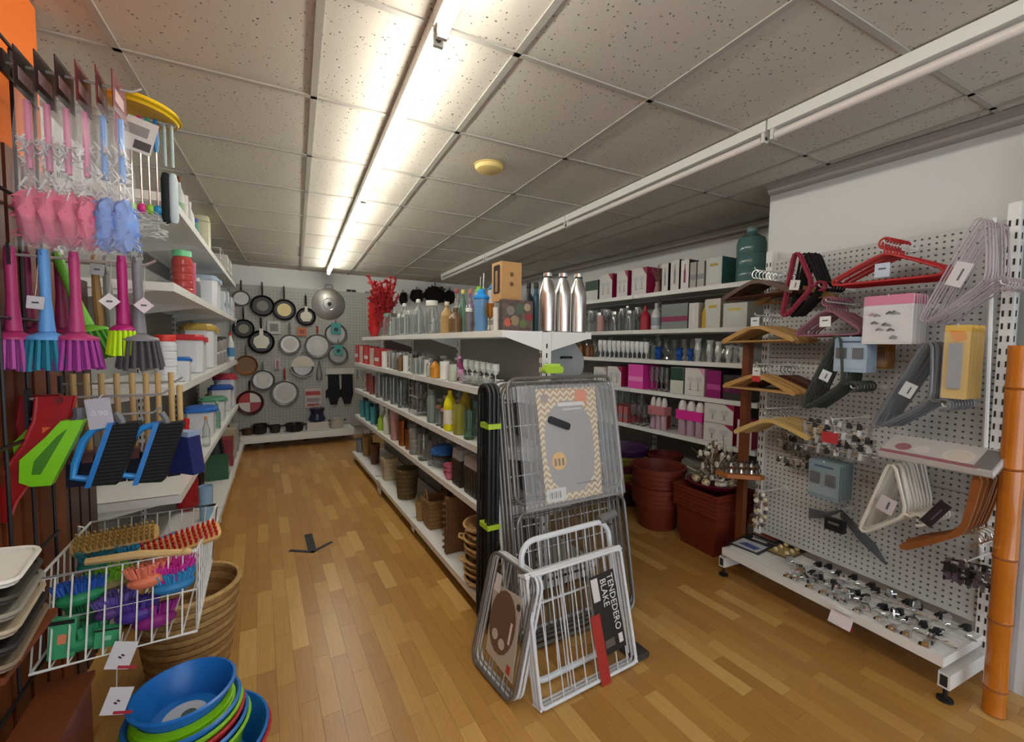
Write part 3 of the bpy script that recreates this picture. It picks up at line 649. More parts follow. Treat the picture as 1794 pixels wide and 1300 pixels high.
for px, kind, wp, hp, lab, kw in [
    (668, 'bottle', 12, 30, 'lime green soap bottle on shelf four', dict(c=P('a6cf3a'), cap=P('d8e6b0'))), (678, 'bottle', 13, 46, 'white lotion bottle beside the lime soap bottle', dict(c=P('dedcd2'), cap=P('e8e6e0'))),
    (692, 'tumbler', 17, 56, 'blush pink tall beaker on shelf four', dict(c=P('b98a84'))), (706, 'tumbler', 17, 44, 'copper mesh cup on shelf four', dict(c=M('copper', hexc('a8683a'), .3, .9))), (716, 'tumbler', 13, 36, 'small copper mesh cup behind the copper mesh cup', dict(c=M('copper', hexc('a8683a'), .3, .9))),
    (727, 'pet', 20, 54, 'grey ribbed canister on shelf four', dict(c=P('8d8a84'), lid=P('5a5856'))), (742, 'jar', 20, 56, 'clear ribbed jar with a dark lid on shelf four', dict(lid=P('3a3a3c'))), (755, 'jar', 12, 42, 'clear toothbrush holder on shelf four', dict(lid=P('6a5a60')))]:
    putpx(kind, px, A, v4, wp, hp, lab, **kw)
p = shX(776, A+.06, v4); m = mpp(p); OCC.append((p.x-.09, p.x+.09, p.y-.09, p.y+.09, v4, v4+.2))
t = thing('wrapped_bowl_set', 'dark bowls wrapped in blue and clear film on shelf four', 'bowls', p)
for k in range(4): G().lathe(hollow([(0, 0), (.04, 0), (.075, .05), (.078, .055)], .004, .006), 18, (0, 0, k*.018)).ob('bowl', P('2b3238'), t)
def crump(r, h, s, z0=0, seed=1):
    random.seed(seed); pr = G(); n = 16; mm = 9; k0 = []
    for i in range(mm+1):
        a = i/mm
        for j in range(n):
            tt = 2*pi*j/n; q = r*(1-.5*a**3)*(1+random.uniform(-s, s)); pr.v.append((q*cos(tt), q*sin(tt), z0+h*a+random.uniform(-s, s)*h*.1*(0 if i == 0 else 1)))
    for i in range(mm):
        for j in range(n): pr.f.append((i*n+j, i*n+(j+1) % n, (i+1)*n+(j+1) % n, (i+1)*n+j))
    pr.f.append(tuple(mm*n+j for j in range(n))); return pr
crump(.082, .06, .06, .09, 2).ob('blue_film', M('blue_film', hexc('2f72c4'), .15, alpha=.85), t); crump(.085, .11, .05, .001, 4).ob('clear_film', FILM, t)
putpx('bowlstack', 788, A-.03, v4, 24, 36, 'small pink bowls in front of the film-wrapped set', c=P('c86a80'), n=3)
putpx('bottle', 853, A-.02, v4, 17, 55, 'white soap dispenser at the near end of shelf four', c=P('d9d9d4'), cap=P('c9c9c4'))
# base deck: baskets
v5 = Z5+.0015
B = 1.02
def bput(px, wp, hp, lab, c, X=B, rz=0, **kw):
    p = shX(px, X, v5); m = mpp(p); w = wp*m
    if X+w*.55 > 1.262: p.x = 1.262-w*.55
    if p.x-w*.55 < .914: p.x = .914+w*.55
    return put('basket', p, w, hp*m, lab, c=c, rz=rz, **kw)
for k, px in enumerate((626, 633)): putpx('pet', px, .99, v5, 14, 24, 'silver-grey tin at the far end of the basket deck', 'tins by the baskets', c=P('77757c', .3), lid=P('55545a'))
bput(643, 16, 34, 'small honey wicker basket with two upright handles', WICK); bput(657, 17, 36, 'brown wicker basket beside the honey one', WICKD, handles=False)
bput(682, 26, 38, 'cream fabric basket with a brown rim', P('b8a688', .8), handles=False, round_=False, rows=5)
bput(713, 40, 52, 'big round olive wicker basket on its deck', wicker('wicker_olive', '6e5a34'), handles=False)
bput(737, 18, 34, 'little bundle basket in front of the big round one', WICKL, X=.97)
bput(763, 42, 50, 'square seagrass basket with tall loop handles', WICK, X=1.03, round_=False)
bput(783, 22, 44, 'dark wicker bag pushed to the back of the deck', WICKD, X=1.17)
p = shX(797, 1.0, v5); m = mpp(p)
t = thing('wicker_tray', 'brown rectangular wicker tray standing on end', 'tray', p)
G().bb((-.06, -.02, 0), (.12, .02, 98*m)).ob('panel', WICKD, t, False)
for z in [k*98*m/9 for k in range(1, 9)]: G().cyl((-.062, 0, z), (-.062, 0, z+.004), .02, n=8).ob('weave_rib', WICKD, t)
G().tube([(-.06, -.02, .004), (-.06, -.02, 98*m), (.12, -.02, 98*m), (.12, -.02, .004)], .008, 6).ob('rim', WICKD, t)
p = Vector((1.02, 1.99, v5))
for k in range(9):
    inst(('round_wicker_tray',), lambda r: (G().lathe([(0, 0), (.098, 0), (.112, .028), (.108, .03), (.095, .008), (0, .008)], 24).ob('tray', WICK, r), G().lathe([(.106, .024), (.114, .021), (.119, .027), (.114, .034), (.106, .031)], 24).ob('rim', WICKL, r), [G().tube([(s*.112, -.03, .026), (s*.135, -.02, .034), (s*.135, .02, .034), (s*.112, .03, .026)], .006, 6).ob('handle', WICKL, r) for s in (-1, 1)]),
         'round wicker tray in the tall stack at the near end of the basket deck', 'tray', p+Vector((random.uniform(-.008, .008), random.uniform(-.008, .008), k*.0345)), random.uniform(0, 3), 'stacked round wicker trays')
# back rows of the gondola shelves
random.seed(91)
for zz, lo, hi, st, hp, nm in ((vz, 690, 850, 9, (34, 52), 'the top shelf'), (v2, 640, 815, 8, (26, 34), 'shelf two'), (v3, 640, 850, 9, (34, 52), 'shelf three'), (v4, 690, 850, 10, (36, 56), 'shelf four')):
    px = lo
    while px < hi:
        kd = random.choice(('tumbler', 'jar', 'goblet', 'tumbler')); f = 1+.8*(px-640)/210
        putpx(kd, px, 1.16+random.uniform(-.02, .05), zz, 11*f*.8, random.uniform(*hp)*(.75 if zz < 1 else 1)*(.7+.3*f/1.8), {'tumbler': 'clear tumbler in the back row of ', 'jar': 'lidded glass jar in the back row of ', 'goblet': 'stemmed glass in the back row of '}[kd]+nm, {'tumbler': 'back row tumblers of ', 'jar': 'back row jars of ', 'goblet': 'back row stemmed glasses of '}[kd]+nm, **(dict(lid=WHITE) if kd == 'jar' else {}))
        px += st*f*.8
# ------------------------------------------------------------------ goods on the right wall shelving
WB = P('d9d6d0', .45); MAG = P('a01c4c'); PNK = P('d62a8c'); GRN = P('2f4a3c'); TEAL = P('3d6a68'); HOT = P('e0329a')
X0 = 3.012
def rbox(z, pa, pb, hpx, face, side, lab, motif='glass', mcol=None, name='gift_box', depth=.2, dx=0, group=None, zoff=0):
    a, b = shX(pa, X0+dx, z).y, shX(pb, X0+dx, z).y; h = hpx*mpp((X0, (a+b)/2, z))
    return giftbox(name, lab, 'box', a, b, z+.0015+zoff, X0+dx, X0+dx+depth, h, face, side, motif, mcol, group)
r1, r2, r3, r4, r5 = RZ
# top shelf
rbox(r1, 1025, 1047, 34, P('cfd2cc'), GRN, 'white box with a dark green top half on the top wall shelf', 'half', GRN)
rbox(r1, 1050, 1072, 42, WB, MAG, 'white stemware box with a magenta side, next to the green-topped box')
rbox(r1, 1080, 1099, 44, WB, MAG, 'white stemware box with a magenta side, between two like it')
rbox(r1, 1106, 1132, 46, WB, MAG, 'widest white stemware box with a magenta side, next to the dried spray')
t = thing('dried_spray', 'feathery reddish dried flower spray on the top wall shelf', 'decoration', shX(1152, 3.08, r1+.0015))
G().lathe(hollow([(0, 0), (.03, 0), (.035, .01), (.02, .08), (.025, .1)], .004, .006), 12).ob('vase', P('b08a84'), t)
random.seed(11); g = G()
for k in range(40):
    a = random.uniform(0, 6.3); q = Vector((cos(a)*random.uniform(.01, .07), sin(a)*random.uniform(.01, .09), random.uniform(.14, .26))); g.tube([(0, 0, .08), q*.6+Vector((0, 0, .05)), q], [.0015, .0015, .004], 4)
g.ob('sprays', P('9a6f68', .7), t)['kind'] = 'stuff'
rbox(r1, 1159, 1170, 48, WB, BLACK, 'slim white carton with a black side, nearer the dried spray', 'tall')
rbox(r1, 1174, 1189, 52, WB, BLACK, 'slim white carton with a black side, next to the wine bottle carton', 'tall')
rbox(r1, 1192, 1206, 50, P('e0dedd'), P('3a1a22'), 'dark carton with a white bottle print', 'tall', P('8a1c34'), depth=.12)
rbox(r1, 1208, 1219, 44, P('a8a49e'), P('8d8a86'), 'grey ribbed carton beside the bottle carton', 'band'); rbox(r1, 1221, 1233, 44, P('b8b4ae'), P('8d8a86'), 'pale grey carton beside the jar box', 'band')
rbox(r1, 1236, 1264, 48, P('c9cdc8'), TEAL, 'jar box with a teal side beside the water bottle', 'jar', P('b89a3c'), depth=.3)
p = shX(1314, 3.15, r1+.0015)
t = thing('water_bottle', 'big blue-green water cooler bottle on the top wall shelf', 'bottle', p)
rr = .10; G().lathe(hollow([(0, 0), (rr*.9, 0), (rr, .015), (rr, .10), (rr*.96, .108), (rr, .116), (rr, .2), (rr*.96, .208), (rr, .216), (rr, .285), (rr*.9, .325), (rr*.5, .352), (rr*.3, .36), (rr*.3, .385)], .003, .008), 24).ob('bottle', M('blue_water_plastic', hexc('6f9c9c'), .12, 0, .35), t)
G().lathe([(rr*.33, .375), (rr*.36, .38), (rr*.36, .40), (rr*.3, .41), (0, .41)], 16).ob('cap', P('8fb0b0'), t)
# second shelf
S = 'on wall shelf two'
for k in range(16):
    px = 1024+k*6.6; kd = ('jar', 'tumbler', 'goblet', 'tumbler')[k % 4]
    putpx(kd, px, 3.05+.07*(k % 2), r2+.0015, 12, 32+(k*7 % 9), {'jar': 'small glass storage jar in the crowd on wall shelf two', 'tumbler': 'cut glass tumbler in the crowd on wall shelf two', 'goblet': 'small wine glass in the crowd on wall shelf two'}[kd], {'jar': 'jars on wall shelf two', 'tumbler': 'tumblers on wall shelf two', 'goblet': 'wine glasses on wall shelf two'}[kd], **(dict(lid=STEEL) if kd == 'jar' else {}))
putpx('swing', 1099, 3.04, r2+.0015, 17, 47, 'clear decanter with a steel stopper on wall shelf two', cap=CHROME, key='dec'); putpx('mug', 1052, 3.03, r2+.0015, 16, 28, 'pink and white patterned mug on wall shelf two', c=P('c99a94'))
putpx('bottle', 1130, 3.04, r2+.0015, 17, 42, 'crimson bottle on wall shelf two', c=P('b02038'), cap=P('8a1a2a')); putpx('bottle', 1149, 3.05, r2+.0015, 17, 46, 'white bottle with a grey label on wall shelf two', c=P('d6d4d2'), cap=P('b8b8bc'), band=P('9aa0ac'))
rbox(r2, 1158, 1204, 44, M('clear_pack', hexc('8d9694'), .2, alpha=.9), P('5a6664'), 'clear glass gift pack with a magenta bow print', 'band', P('8a1c50'), dx=.02)
rbox(r2, 1206, 1223, 44, P('d5d3ce'), P('c2beb6'), 'plain white carton beside the yellow bottle', 'tall', P('e2e2de')); putpx('bottle', 1228, 3.03, r2+.0015, 13, 46, 'golden yellow bottle between cartons on wall shelf two', c=P('c9a22e'), cap=P('d8d2c2'))
rbox(r2, 1234, 1261, 50, P('d2d0c6'), P('aaa494'), 'jar carton with a yellow band and pale tissue on top', 'jar', P('c9a83a')); rbox(r2, 1266, 1308, 42, P('ccccc6'), P('a8a89e'), 'wide jar carton with a yellow corner print', 'jar', P('c9b83a'))
# third shelf
for k in range(6): putpx('jar', 1006+k*6, 3.05+.05*(k % 2), r3+.0015, 9, 20, 'amber spice jar at the far end of wall shelf three', 'amber spice jars', c=P('8a5a2c', .3), lid=P('7a4a20'))
for k in range(11): putpx('flute', 1052+k*8, 3.05, r3+.0015, 10, 30, 'white footed glass in the row on wall shelf three', 'row of white footed glasses', c=P('dfe2e2', .2))
for k in range(4): putpx('tumbler', 1135+k*5, 3.12, r3+.0015, 11, 24, 'grey-green glass cup at the back of wall shelf three', 'grey-green cups', c=P('7d8880', .2))
for px, n in ((1153, 'beside the grey-green cups'), (1190, 'between the silver star and the small blue vase'), (1209, 'beside the tall clear vases')): putpx('vase', px, 3.05, r3+.0015, 14 if px != 1209 else 12, 22, 'cobalt blue glass vase '+n, c=M('cobalt', hexc('1f4f9c'), .1), key='cob')
p = shX(1170, 3.04, r3+.0015); t = thing('silver_star', 'shiny silver star candle holder on wall shelf three', 'candle holder', p)
G().lathe([(0, 0), (.035, 0), (.02, .012), (.012, .05), (.02, .06), (.02, .085), (0, .085)], 12).ob('holder', CHROME, t)
G().prism([(.055*cos(a*pi/5+pi/2)*(1 if a % 2 == 0 else .45), .056+.055*sin(a*pi/5+pi/2)*(1 if a % 2 == 0 else .45)) for a in range(10)], -.022, -.014, 'x').ob('star', CHROME, t)
for k, (px, hp) in enumerate(((1222, 40), (1243, 38), (1258, 36), (1276, 30), (1288, 30), (1300, 28))): putpx('vase', px, 3.05, r3+.0015, 13, hp, 'clear crystal vase on wall shelf three', 'crystal vases', c=M('crystal', (.85, .87, .86), .05, 0, .6))
# fourth shelf
rbox(r4, 1040, 1062, 30, WB, P('c9b0ae'), 'white goblet box at the far end of wall shelf four'); rbox(r4, 1064, 1088, 34, WB, MAG, 'white goblet box with a magenta side on wall shelf four')
rbox(r4, 1100, 1126, 42, P('e858b0'), HOT, 'bright pink gift box on wall shelf four', 'band', P('f08ac8'))
for k in range(4): putpx('flute', 1142+k*8.5, 3.05, r4+.0015, 9, 42, 'slim clear champagne flute beside the pink gift box', 'champagne flutes')
rbox(r4, 1174, 1197, 46, P('cfcfc6'), GRN, 'white and bottle green box on wall shelf four', 'half', GRN); rbox(r4, 1199, 1233, 48, WB, P('d6a0b4'), 'white wine glass box on wall shelf four, next to the magenta pack')
rbox(r4, 1237, 1262, 48, P('8f1c6a'), P('3a2030'), 'magenta glass pack on wall shelf four', 'band', P('b84a98')); rbox(r4, 1266, 1316, 44, P('3a3434'), P('28302a'), 'dark wrapped box on wall shelf four behind the hangers', 'band', P('6a1c4c'))
# fifth shelf
for k in range(3): rbox(r5, 1074+k*9, 1081+k*9, 28, P('b86a6a'), P('a04a50'), 'small rose box under wine glasses at the far end of the lowest shelf', 'band', group='rose boxes')
for k in range(5): putpx('goblet', 1078+k*11, 3.13, r5+.0015, 12, 54, 'tall clear wine glass at the back of the lowest wall shelf', 'tall wine glasses on the lowest shelf')
for k in range(5): putpx('goblet', 1106+k*9, 3.04, r5+.0015, 11, 34, 'short clear wine glass on the lowest wall shelf', 'short wine glasses on the lowest shelf')
def pack(z, pa, pb, hpx, card, lab, n, topc):
    a, b = shX(pa, X0, z).y, shX(pb, X0, z).y; h = hpx*mpp((X0, (a+b)/2, z)); w = abs(a-b); y0 = min(a, b)
    t = thing('glass_pack', lab, 'box', (X0+.05, (a+b)/2, z+.0015)); OCC.append((X0, X0+.12, y0, y0+w, z, z+h))
    G().bb((-.045, -w/2, h*.45), (.045, w/2, h*.72)).ob('sleeve', card, t, False)
    for k in range(n):
        y = -w/2+w*(k+.5)/n
        g = G().lathe([(0, 0), (w/n*.34, 0), (w/n*.4, .01), (w/n*.42, h*.45)], 12, (-.01, y, 0)).ob('glass', M('pale_pink_glass', (.85, .6, .7), .1, 0, .4), t)
        G().lathe([(w/n*.42, h*.72), (w/n*.44, h*.78), (w/n*.36, h*.9), (w/n*.2, h), (0, h)], 12, (-.01, y, 0)).ob('rim', topc, t)
pack(r5, 1182, 1228, 62, HOT, 'hot pink sleeve holding white cups on the lowest wall shelf', 3, P('e0dad8')); pack(r5, 1134, 1162, 56, P('c87c84'), 'rose sleeve holding white cups on the lowest wall shelf', 3, P('dfd8d4'))
putpx('bottle', 1168, 3.03, r5+.0015, 12, 46, 'red glass bottle between the two cup sleeves', c=P('a3262a'), cap=P('7a1a1c'))
t1 = rbox(r5, 1232, 1283, 34, WB, MAG, 'lower of two stacked white wine glass boxes by the brown post', dx=.0, depth=.18); h1 = 34*mpp((X0, t1.location.y, r5))
rbox(r5, 1232, 1283, 34, WB, MAG, 'upper of two stacked white wine glass boxes by the brown post', depth=.18, zoff=h1+.002)
rbox(r5, 1290, 1316, 50, WB, MAG, 'white box with a magenta side behind the brown post', depth=.16)
# ------------------------------------------------------------------ pots and buckets under the wall shelves
TERRA = P('6e2816', .5); 
def bucket(t, rb, rt, h, z, c, nm='bucket', n=24): G().lathe([(0, z), (rb, z), (rt, z+h-.02), (rt+.012, z+h-.02), (rt+.012, z+h), (rt-.006, z+h), (rb-.006, z+.01), (0, z+.01)], n).ob(nm, c, t)
bx = Vector((2.76, 2.72, 0)); cols = ('3a1424', '7a1a1a', '9a8a2a', '6a1c3a', '8a8a34', '3f1648')
for k in range(6):
    t = thing('tub', ['dark plum', 'dark red', 'olive', 'wine red', 'lime-olive', 'purple'][k]+' plastic tub in the nested tub stack under the wall shelves', 'tub', bx+Vector((0, 0, k*.068)), 0)
    bucket(t, .155+.001*k, .185, .15, 0, P(cols[k], .45), 'tub')
t = thing('tub', 'dark red bowl-shaped tub behind the round terracotta planter', 'tub', (2.93, 2.44, 0)); bucket(t, .09, .135, .46, 0, P('5a1612', .45), 'tub')
p = Vector((2.60, 2.22, 0)); t = thing('round_planter', 'big round terracotta planter, lower of the nested pair', 'planter', p)
def planter(t, h): G().lathe([(0, 0), (.135, 0), (.14, .01), (.155, h*.55), (.185, h*.56), (.192, h-.03), (.205, h-.03), (.207, h), (.188, h), (.165, h*.5), (.13, .015), (0, .015)], 30).ob('pot', TERRA, t); [G().lathe([(.188, z-.004), (.1925, z), (.188, z+.004)], 30).ob('band', TERRA, t) for z in (h*.66, h*.76, h*.86)]
planter(t, .32); t = thing('round_planter', 'big round terracotta planter, upper of the nested pair', 'planter', p+Vector((0, 0, .1425))); planter(t, .32)
pc = Vector((2.655, 1.80, 0)); ra = RAD(-5)
def sqpot(t, w, wb, z0, h):
    G().lathe([(0, z0), (wb/2, z0), (w/2*.93, z0+h-.05), (w/2, z0+h-.05), (w/2, z0+h), (w/2-.004, z0+h), (w/2*.93-.004, z0+h-.046), (wb/2-.004, z0+.006), (0, z0+.006)], 4, sq=0).rot(Matrix.Scale(1.414, 4, (1, 0, 0)) @ Matrix.Scale(1.414, 4, (0, 1, 0))).ob('pot', TERRA, t, False)
    for zz in (z0+h-.037, z0+h-.013): G().lathe([(w/2, zz-.006), (w/2+.004, zz), (w/2, zz+.006)], 4).rot(Matrix.Scale(1.414, 4, (1, 0, 0)) @ Matrix.Scale(1.414, 4, (0, 1, 0))).ob('rib', TERRA, t, False)
for k in range(3):
    t = thing('square_planter', ['bottom', 'middle', 'top'][k]+' square terracotta planter of the nested stack with shells on it', 'planter', pc+Vector((0, 0, k*.052)), ra); sqpot(t, .35+.002*k, .275, 0, .31)
t = thing('purple_saucer', 'deep purple-red round saucer on the square planters', 'saucer', pc+Vector((0, 0, .4155)))
G().lathe([(0, 0), (.13, 0), (.168, .03), (.176, .036), (.168, .04), (.125, .01), (0, .01)], 28).ob('dish', P('6a0f2e', .35), t)
random.seed(21)
SH = [M('shell_cream', hexc('cdbf9a'), .5, var=.3, vscale=60), M('shell_brown', hexc('7a6448'), .5, var=.5, vscale=60), M('shell_grey', hexc('8f8878'), .5, var=.4, vscale=70), M('shell_white', hexc('dcd6c8'), .4, var=.2, vscale=60)]
for k in range(9):          # sea-shell bundles piled on the saucer
    a = k*2.4; rr = .10+.02*(k % 3)/2; q = pc+Vector((cos(a)*rr, sin(a)*rr, .428))
    if k < 5:
        t = thing('shell_ball', 'cream patterned shell ball in the pile on the purple saucer', 'shell', q, 0, 'shell balls on the saucer'); s = G().sph((0, 0, .028), (.028, .028, .026), 14, 9); s.ob('ball', SH[0], t)
        for j in range(6): G().sph((.024*cos(j*1.05), .024*sin(j*1.05), .032+.012*(j % 2)), .006, 6, 4).ob('spot', SH[1], t)
    else:
        t = thing('sea_shell', 'spiral sea shell in the pile on the purple saucer', 'shell', q, k, 'spiral shells on the saucer')
        g = G().tube([(.035*cos(j*.9)*(1-j/16), .035*sin(j*.9)*(1-j/16), .02+.004*j) for j in range(15)], [.018*(1-j/18) for j in range(15)], 8); g.ob('whorl', SH[2+k % 2], t)
t = thing('shell_garland', 'bushy brown garland of shells and driftwood rising from the purple saucer', 'garland', pc+Vector((.03, .0, .428)))
for nm, n, rs in (('twigs', 60, .0045), ('shells', 150, .014)):
    for mi in range(3):
        g = G()
        for k in range(n//3+1):
            a = random.uniform(0, 6.28); r_ = random.uniform(.0, .15); z = random.uniform(.02, .30)*(1-r_*2.4)
            if nm == 'twigs': g.tube([(cos(a)*r_*.4, sin(a)*r_*.4, 0), (cos(a)*r_*.8, sin(a)*r_*.8, z*.7), (cos(a+.4)*r_*1.4, sin(a+.4)*r_*1.4, z+.03)], [rs, rs, rs*.6], 5)
            else: g.sph((cos(a)*r_, sin(a)*r_, z), (random.uniform(.008, .022), random.uniform(.007, .018), random.uniform(.009, .024)), 7, 5)
        g.ob(nm, SH[(mi+1) % 4], t)['kind'] = 'stuff'
# back rows of the wall shelves
random.seed(92)
for zz, nm in ((r2, 'wall shelf two'), (r3, 'wall shelf three'), (r4, 'wall shelf four'), (r5, 'the lowest wall shelf')):
    px = 1030 if zz > 1 else 1085
    while px < 1310:
        kd = random.choice(('tumbler', 'goblet', 'vase')); putpx(kd, px, 3.24+random.uniform(-.02, .05), zz+.0015, 11, random.uniform(26, 40), {'tumbler': 'clear tumbler in the back row of ', 'goblet': 'stemmed glass in the back row of ', 'vase': 'clear vase in the back row of '}[kd]+nm, {'tumbler': 'back row tumblers of ', 'goblet': 'back row stemmed glasses of ', 'vase': 'back row vases of '}[kd]+nm)
        px += random.uniform(11, 17)
# ------------------------------------------------------------------ brown post stand between wall shelves and hanger gondola
WOODO = M('orange_wood', hexc('a8642c'), .4, var=.2, vscale=10)
p0 = gl(1.06, .08, 0); t = thing('wooden_post', 'narrow red-brown wooden post with a small bracket shelf beside the planters', 'stand', p0, GA)
G().bb((-.02, -.022, 0), (.02, .022, 1.42)).ob('post', M('post_wood', hexc('6e3a1c'), .45, var=.2, vscale=9), t, False)
zb = atY(1340, 815, p0.y).z
G().prism([(-.20, .03), (-.20, -.05), (-.06, -.16), (-.022, -.16), (-.022, .03)], zb-.012, zb+.012, 'z').ob('bracket_shelf', WOODO, t, False)
G().lathe([(.06, 0), (.06, .012)], 16, (0, 0, 0)).ob('base', M('post_wood', (0, 0, 0)), t)
random.seed(31)
for k in range(7):
    q = p0+Vector((-.17+.022*k, .0-.018*k, zb+.0125)); tt = thing('metal_ornament', 'small silver and black metal ornament on the wooden bracket shelf', 'ornament', q, k, 'ornaments on the bracket shelf')
    G().lathe([(0, 0), (.018, 0), (.01, .02), (.02, .04), (.008, .06), (0, .062)], 10).ob('body', CHROME if k % 2 else P('4a4038', .3), tt); G().sph((0, 0, .068), .008, 8, 5).ob('knob', BLACK, tt)
# ------------------------------------------------------------------ hangers
WLT = M('light_hanger_wood', hexc('b08850'), .35, var=.12, vscale=14); WDK = M('dark_hanger_wood', hexc('4a2818'), .3, var=.15, vscale=14); WMD = M('walnut_hanger_wood', hexc('8a5228'), .3, var=.15, vscale=14)
RED = P('b02226'); WHP = P('d2ccc0'); LIL = M('lilac_rubber_wire', hexc('a89aa0'), .35); VELR = P('8a2a3c', .9); VELB = P('1a1618', .9); PURP = P('8a5a68', .8)
def arc(c, r, a0, a1, n, pl='yz'): return [(0, c[0]+r*cos(RAD(a0+(a1-a0)*k/n)), c[1]+r*sin(RAD(a0+(a1-a0)*k/n))) for k in range(n+1)]
# a hanger lies in its local y-z plane (hung along the panel), the hook eye at the origin, x = thickness
def hk(g, z=-.045, r=.0022): return g.tube([(0, 0, z-.02), (0, 0, z)]+arc((0, z+.026), .022, -90, 170, 9), r, 6)
def h_wood(root, wood, bar=True):
    o = [(-.215, -.145), (-.20, -.128), (-.10, -.088), (-.02, -.06), (.02, -.06), (.10, -.088), (.20, -.128), (.215, -.145), (.21, -.158), (.19, -.152), (.1, -.112), (.03, -.082), (-.03, -.082), (-.1, -.112), (-.19, -.152), (-.21, -.158)]
    for s in (1, -1):
        q = [(s*y, z) for y, z in ((0, -.058), (.02, -.058), (.10, -.086), (.20, -.127), (.215, -.145), (.205, -.157), (.185, -.150), (.1, -.110), (.03, -.082), (0, -.08))]
        G().prism(q if s > 0 else q[::-1], -.006, .006, 'x').ob('shoulder', wood, root, False)
    if bar: G().cyl((0, -.19, -.147), (0, .19, -.147), .005, n=8).ob('trouser_bar', wood, root)
    hk(G(), -.055).ob('hook', CHROME, root)
def h_tube(root, mat, r=.005, w=.205, hook=None, notch=False):     # plastic tubular hanger
    pts = [(0, 0, -.05), (0, .03, -.058), (0, w*.5, -.09), (0, w*.94, -.135), (0, w, -.15), (0, w*.96, -.162), (0, w*.8, -.165), (0, -w*.8, -.165), (0, -w*.96, -.162), (0, -w, -.15), (0, -w*.94, -.135), (0, -w*.5, -.09), (0, -.03, -.058)]
    G().tube(pts, r, 7, True).ob('body', mat, root); hk(G(), -.03, r*.8).ob('hook', hook or mat, root)
def h_wire(root, mat): h_tube(root, mat, .0032, .2)
def tagpart(root, w, h, mat, y=0, z=-.09, x=-.008):
    t = G().box((x, y, z), (.0012, w, h)).ob('price_tag', mat, root, False)
    G().box((x-.001, y, z+h*.1), (.0006, w*.5, h*.12)).ob('printed_line', P('555560'), t, False)
def prong(px, py, v0=.3, label=None, ln=None):     # hook rod fixed in the panel, its tip at a pixel; returns the tip place
    tip = gpx(px, py, v0); t = thing('display_prong', label or 'white display prong fixed in the pegboard', 'hook', tip, GA, 'pegboard prongs')
    G().tube([(v0-.006, 0, -.004), (.012, 0, 0), (.004, 0, .004), (0, 0, .012)], .0028, 6).ob('rod', WIREW, t); G().box((v0-.006, 0, -.004), (.005, .03, .02)).ob('plate', WIREW, t, False); return tip
def row(key, build, px, py, v0, n, step, label, group, rot=(0, 0, 0), tagb=None, s=1, extra=None, cat='hanger', name='clothes_hanger'):
    # n hangers on one prong, the first at the tip
    tip = prong(px, py, v0)
    for k in range(n):
        d = .012+k*step; p = tip+ng*d+Vector((0, 0, .0035))
        R_ = Matrix.Rotation(GA, 3, 'Z') @ Matrix.Rotation(rot[0]+random.uniform(-.03, .03), 3, 'X') @ Matrix.Rotation(rot[2]+random.uniform(-.02, .02), 3, 'Z')
        kk = (name, key, 'tag' if (k == 0 and tagb) else '')
        def b(r, k=k):
            build(r)
            if k == 0 and tagb: tagb(r)
        r = inst(kk, b, (extra if (k == 0 and extra) else label), cat, p, 0, None if (k == 0 and extra) else group, s, rot=R_.to_euler())
    return tip
random.seed(41)
WT = P('d6d8da'); 
V = .26
row('mahogany', lambda r: h_wood(r, WDK), 1322, 472, V, 7, .03, 'dark mahogany hanger in the bundle below the water bottle', 'mahogany hangers'); 
row('beechtop', lambda r: h_wood(r, WLT), 1384, 480, V-.12, 3, .03, 'light beech hanger hung behind the mahogany ones', 'beech hangers behind the mahogany ones')
row('oakmid', lambda r: h_wood(r, WLT), 1322, 552, V+.02, 8, .028, 'light wooden hanger in the middle bundle', 'middle bundle of wooden hangers', tagb=lambda r: tagpart(r, .05, .05, P('cfd4d6'), 0, -.04), extra='foremost light wooden hanger of the middle bundle, with a white square tag')
row('oaklow', lambda r: h_wood(r, WLT), 1325, 638, V+.02, 4, .03, 'light wooden hanger in the bundle over the brown post', 'lower bundle of light hangers', tagb=lambda r: (tagpart(r, .046, .045, P('d3d1cf'), 0, -.045), tagpart(r, .046, .03, P('c0302a'), 0, -.085)), extra='foremost light wooden hanger over the brown post, with a white and red tag')
row('darklow', lambda r: h_wood(r, WDK), 1372, 640, V-.12, 4, .03, 'dark wooden hanger behind the lower light bundle', 'dark hangers behind the lower bundle')
row('fan', lambda r: h_wood(r, M('pale_hanger_wood', hexc('c2a468'), .4, var=.1, vscale=14), False), 1342, 716, V, 8, .028, 'pale wooden hanger without a bar, fanned above the bracket shelf', 'pale fanned hangers', rot=(RAD(-6), 0, 0))
row('redtube', lambda r: h_tube(r, RED, .006, .2), 1548, 425, V, 7, .026, 'thick red plastic hanger in the big red bundle', 'red plastic hangers', tagb=lambda r: tagpart(r, .055, .06, P('bcc8d8'), 0, -.12), extra='foremost thick red plastic hanger, with a blue and yellow card')
row('purple', lambda r: h_tube(r, PURP, .005, .14), 1446, 528, V, 9, .022, 'small dusty-pink velvet hanger in the short bundle', 'dusty-pink hangers', tagb=lambda r: tagpart(r, .05, .05, P('d9d9d8'), 0, -.1), extra='foremost small dusty-pink hanger, with a white card')
up = RAD(100)       # bundles hung on end
row('velvetred', lambda r: h_tube(r, VELR, .007, .16), 1434, 502, V, 2, .022, 'crimson velvet hanger hung on end', 'crimson velvet hangers', rot=(up, 0, 0), tagb=lambda r: tagpart(r, .05, .05, P('d4cfc8'), 0.0, -.12), extra='foremost crimson velvet hanger hung on end, with a white card')
row('velvetblack', lambda r: h_tube(r, VELB, .007, .16), 1450, 503, V-.05, 5, .024, 'black velvet hanger hung on end behind the crimson ones', 'black velvet hangers', rot=(up, 0, 0))
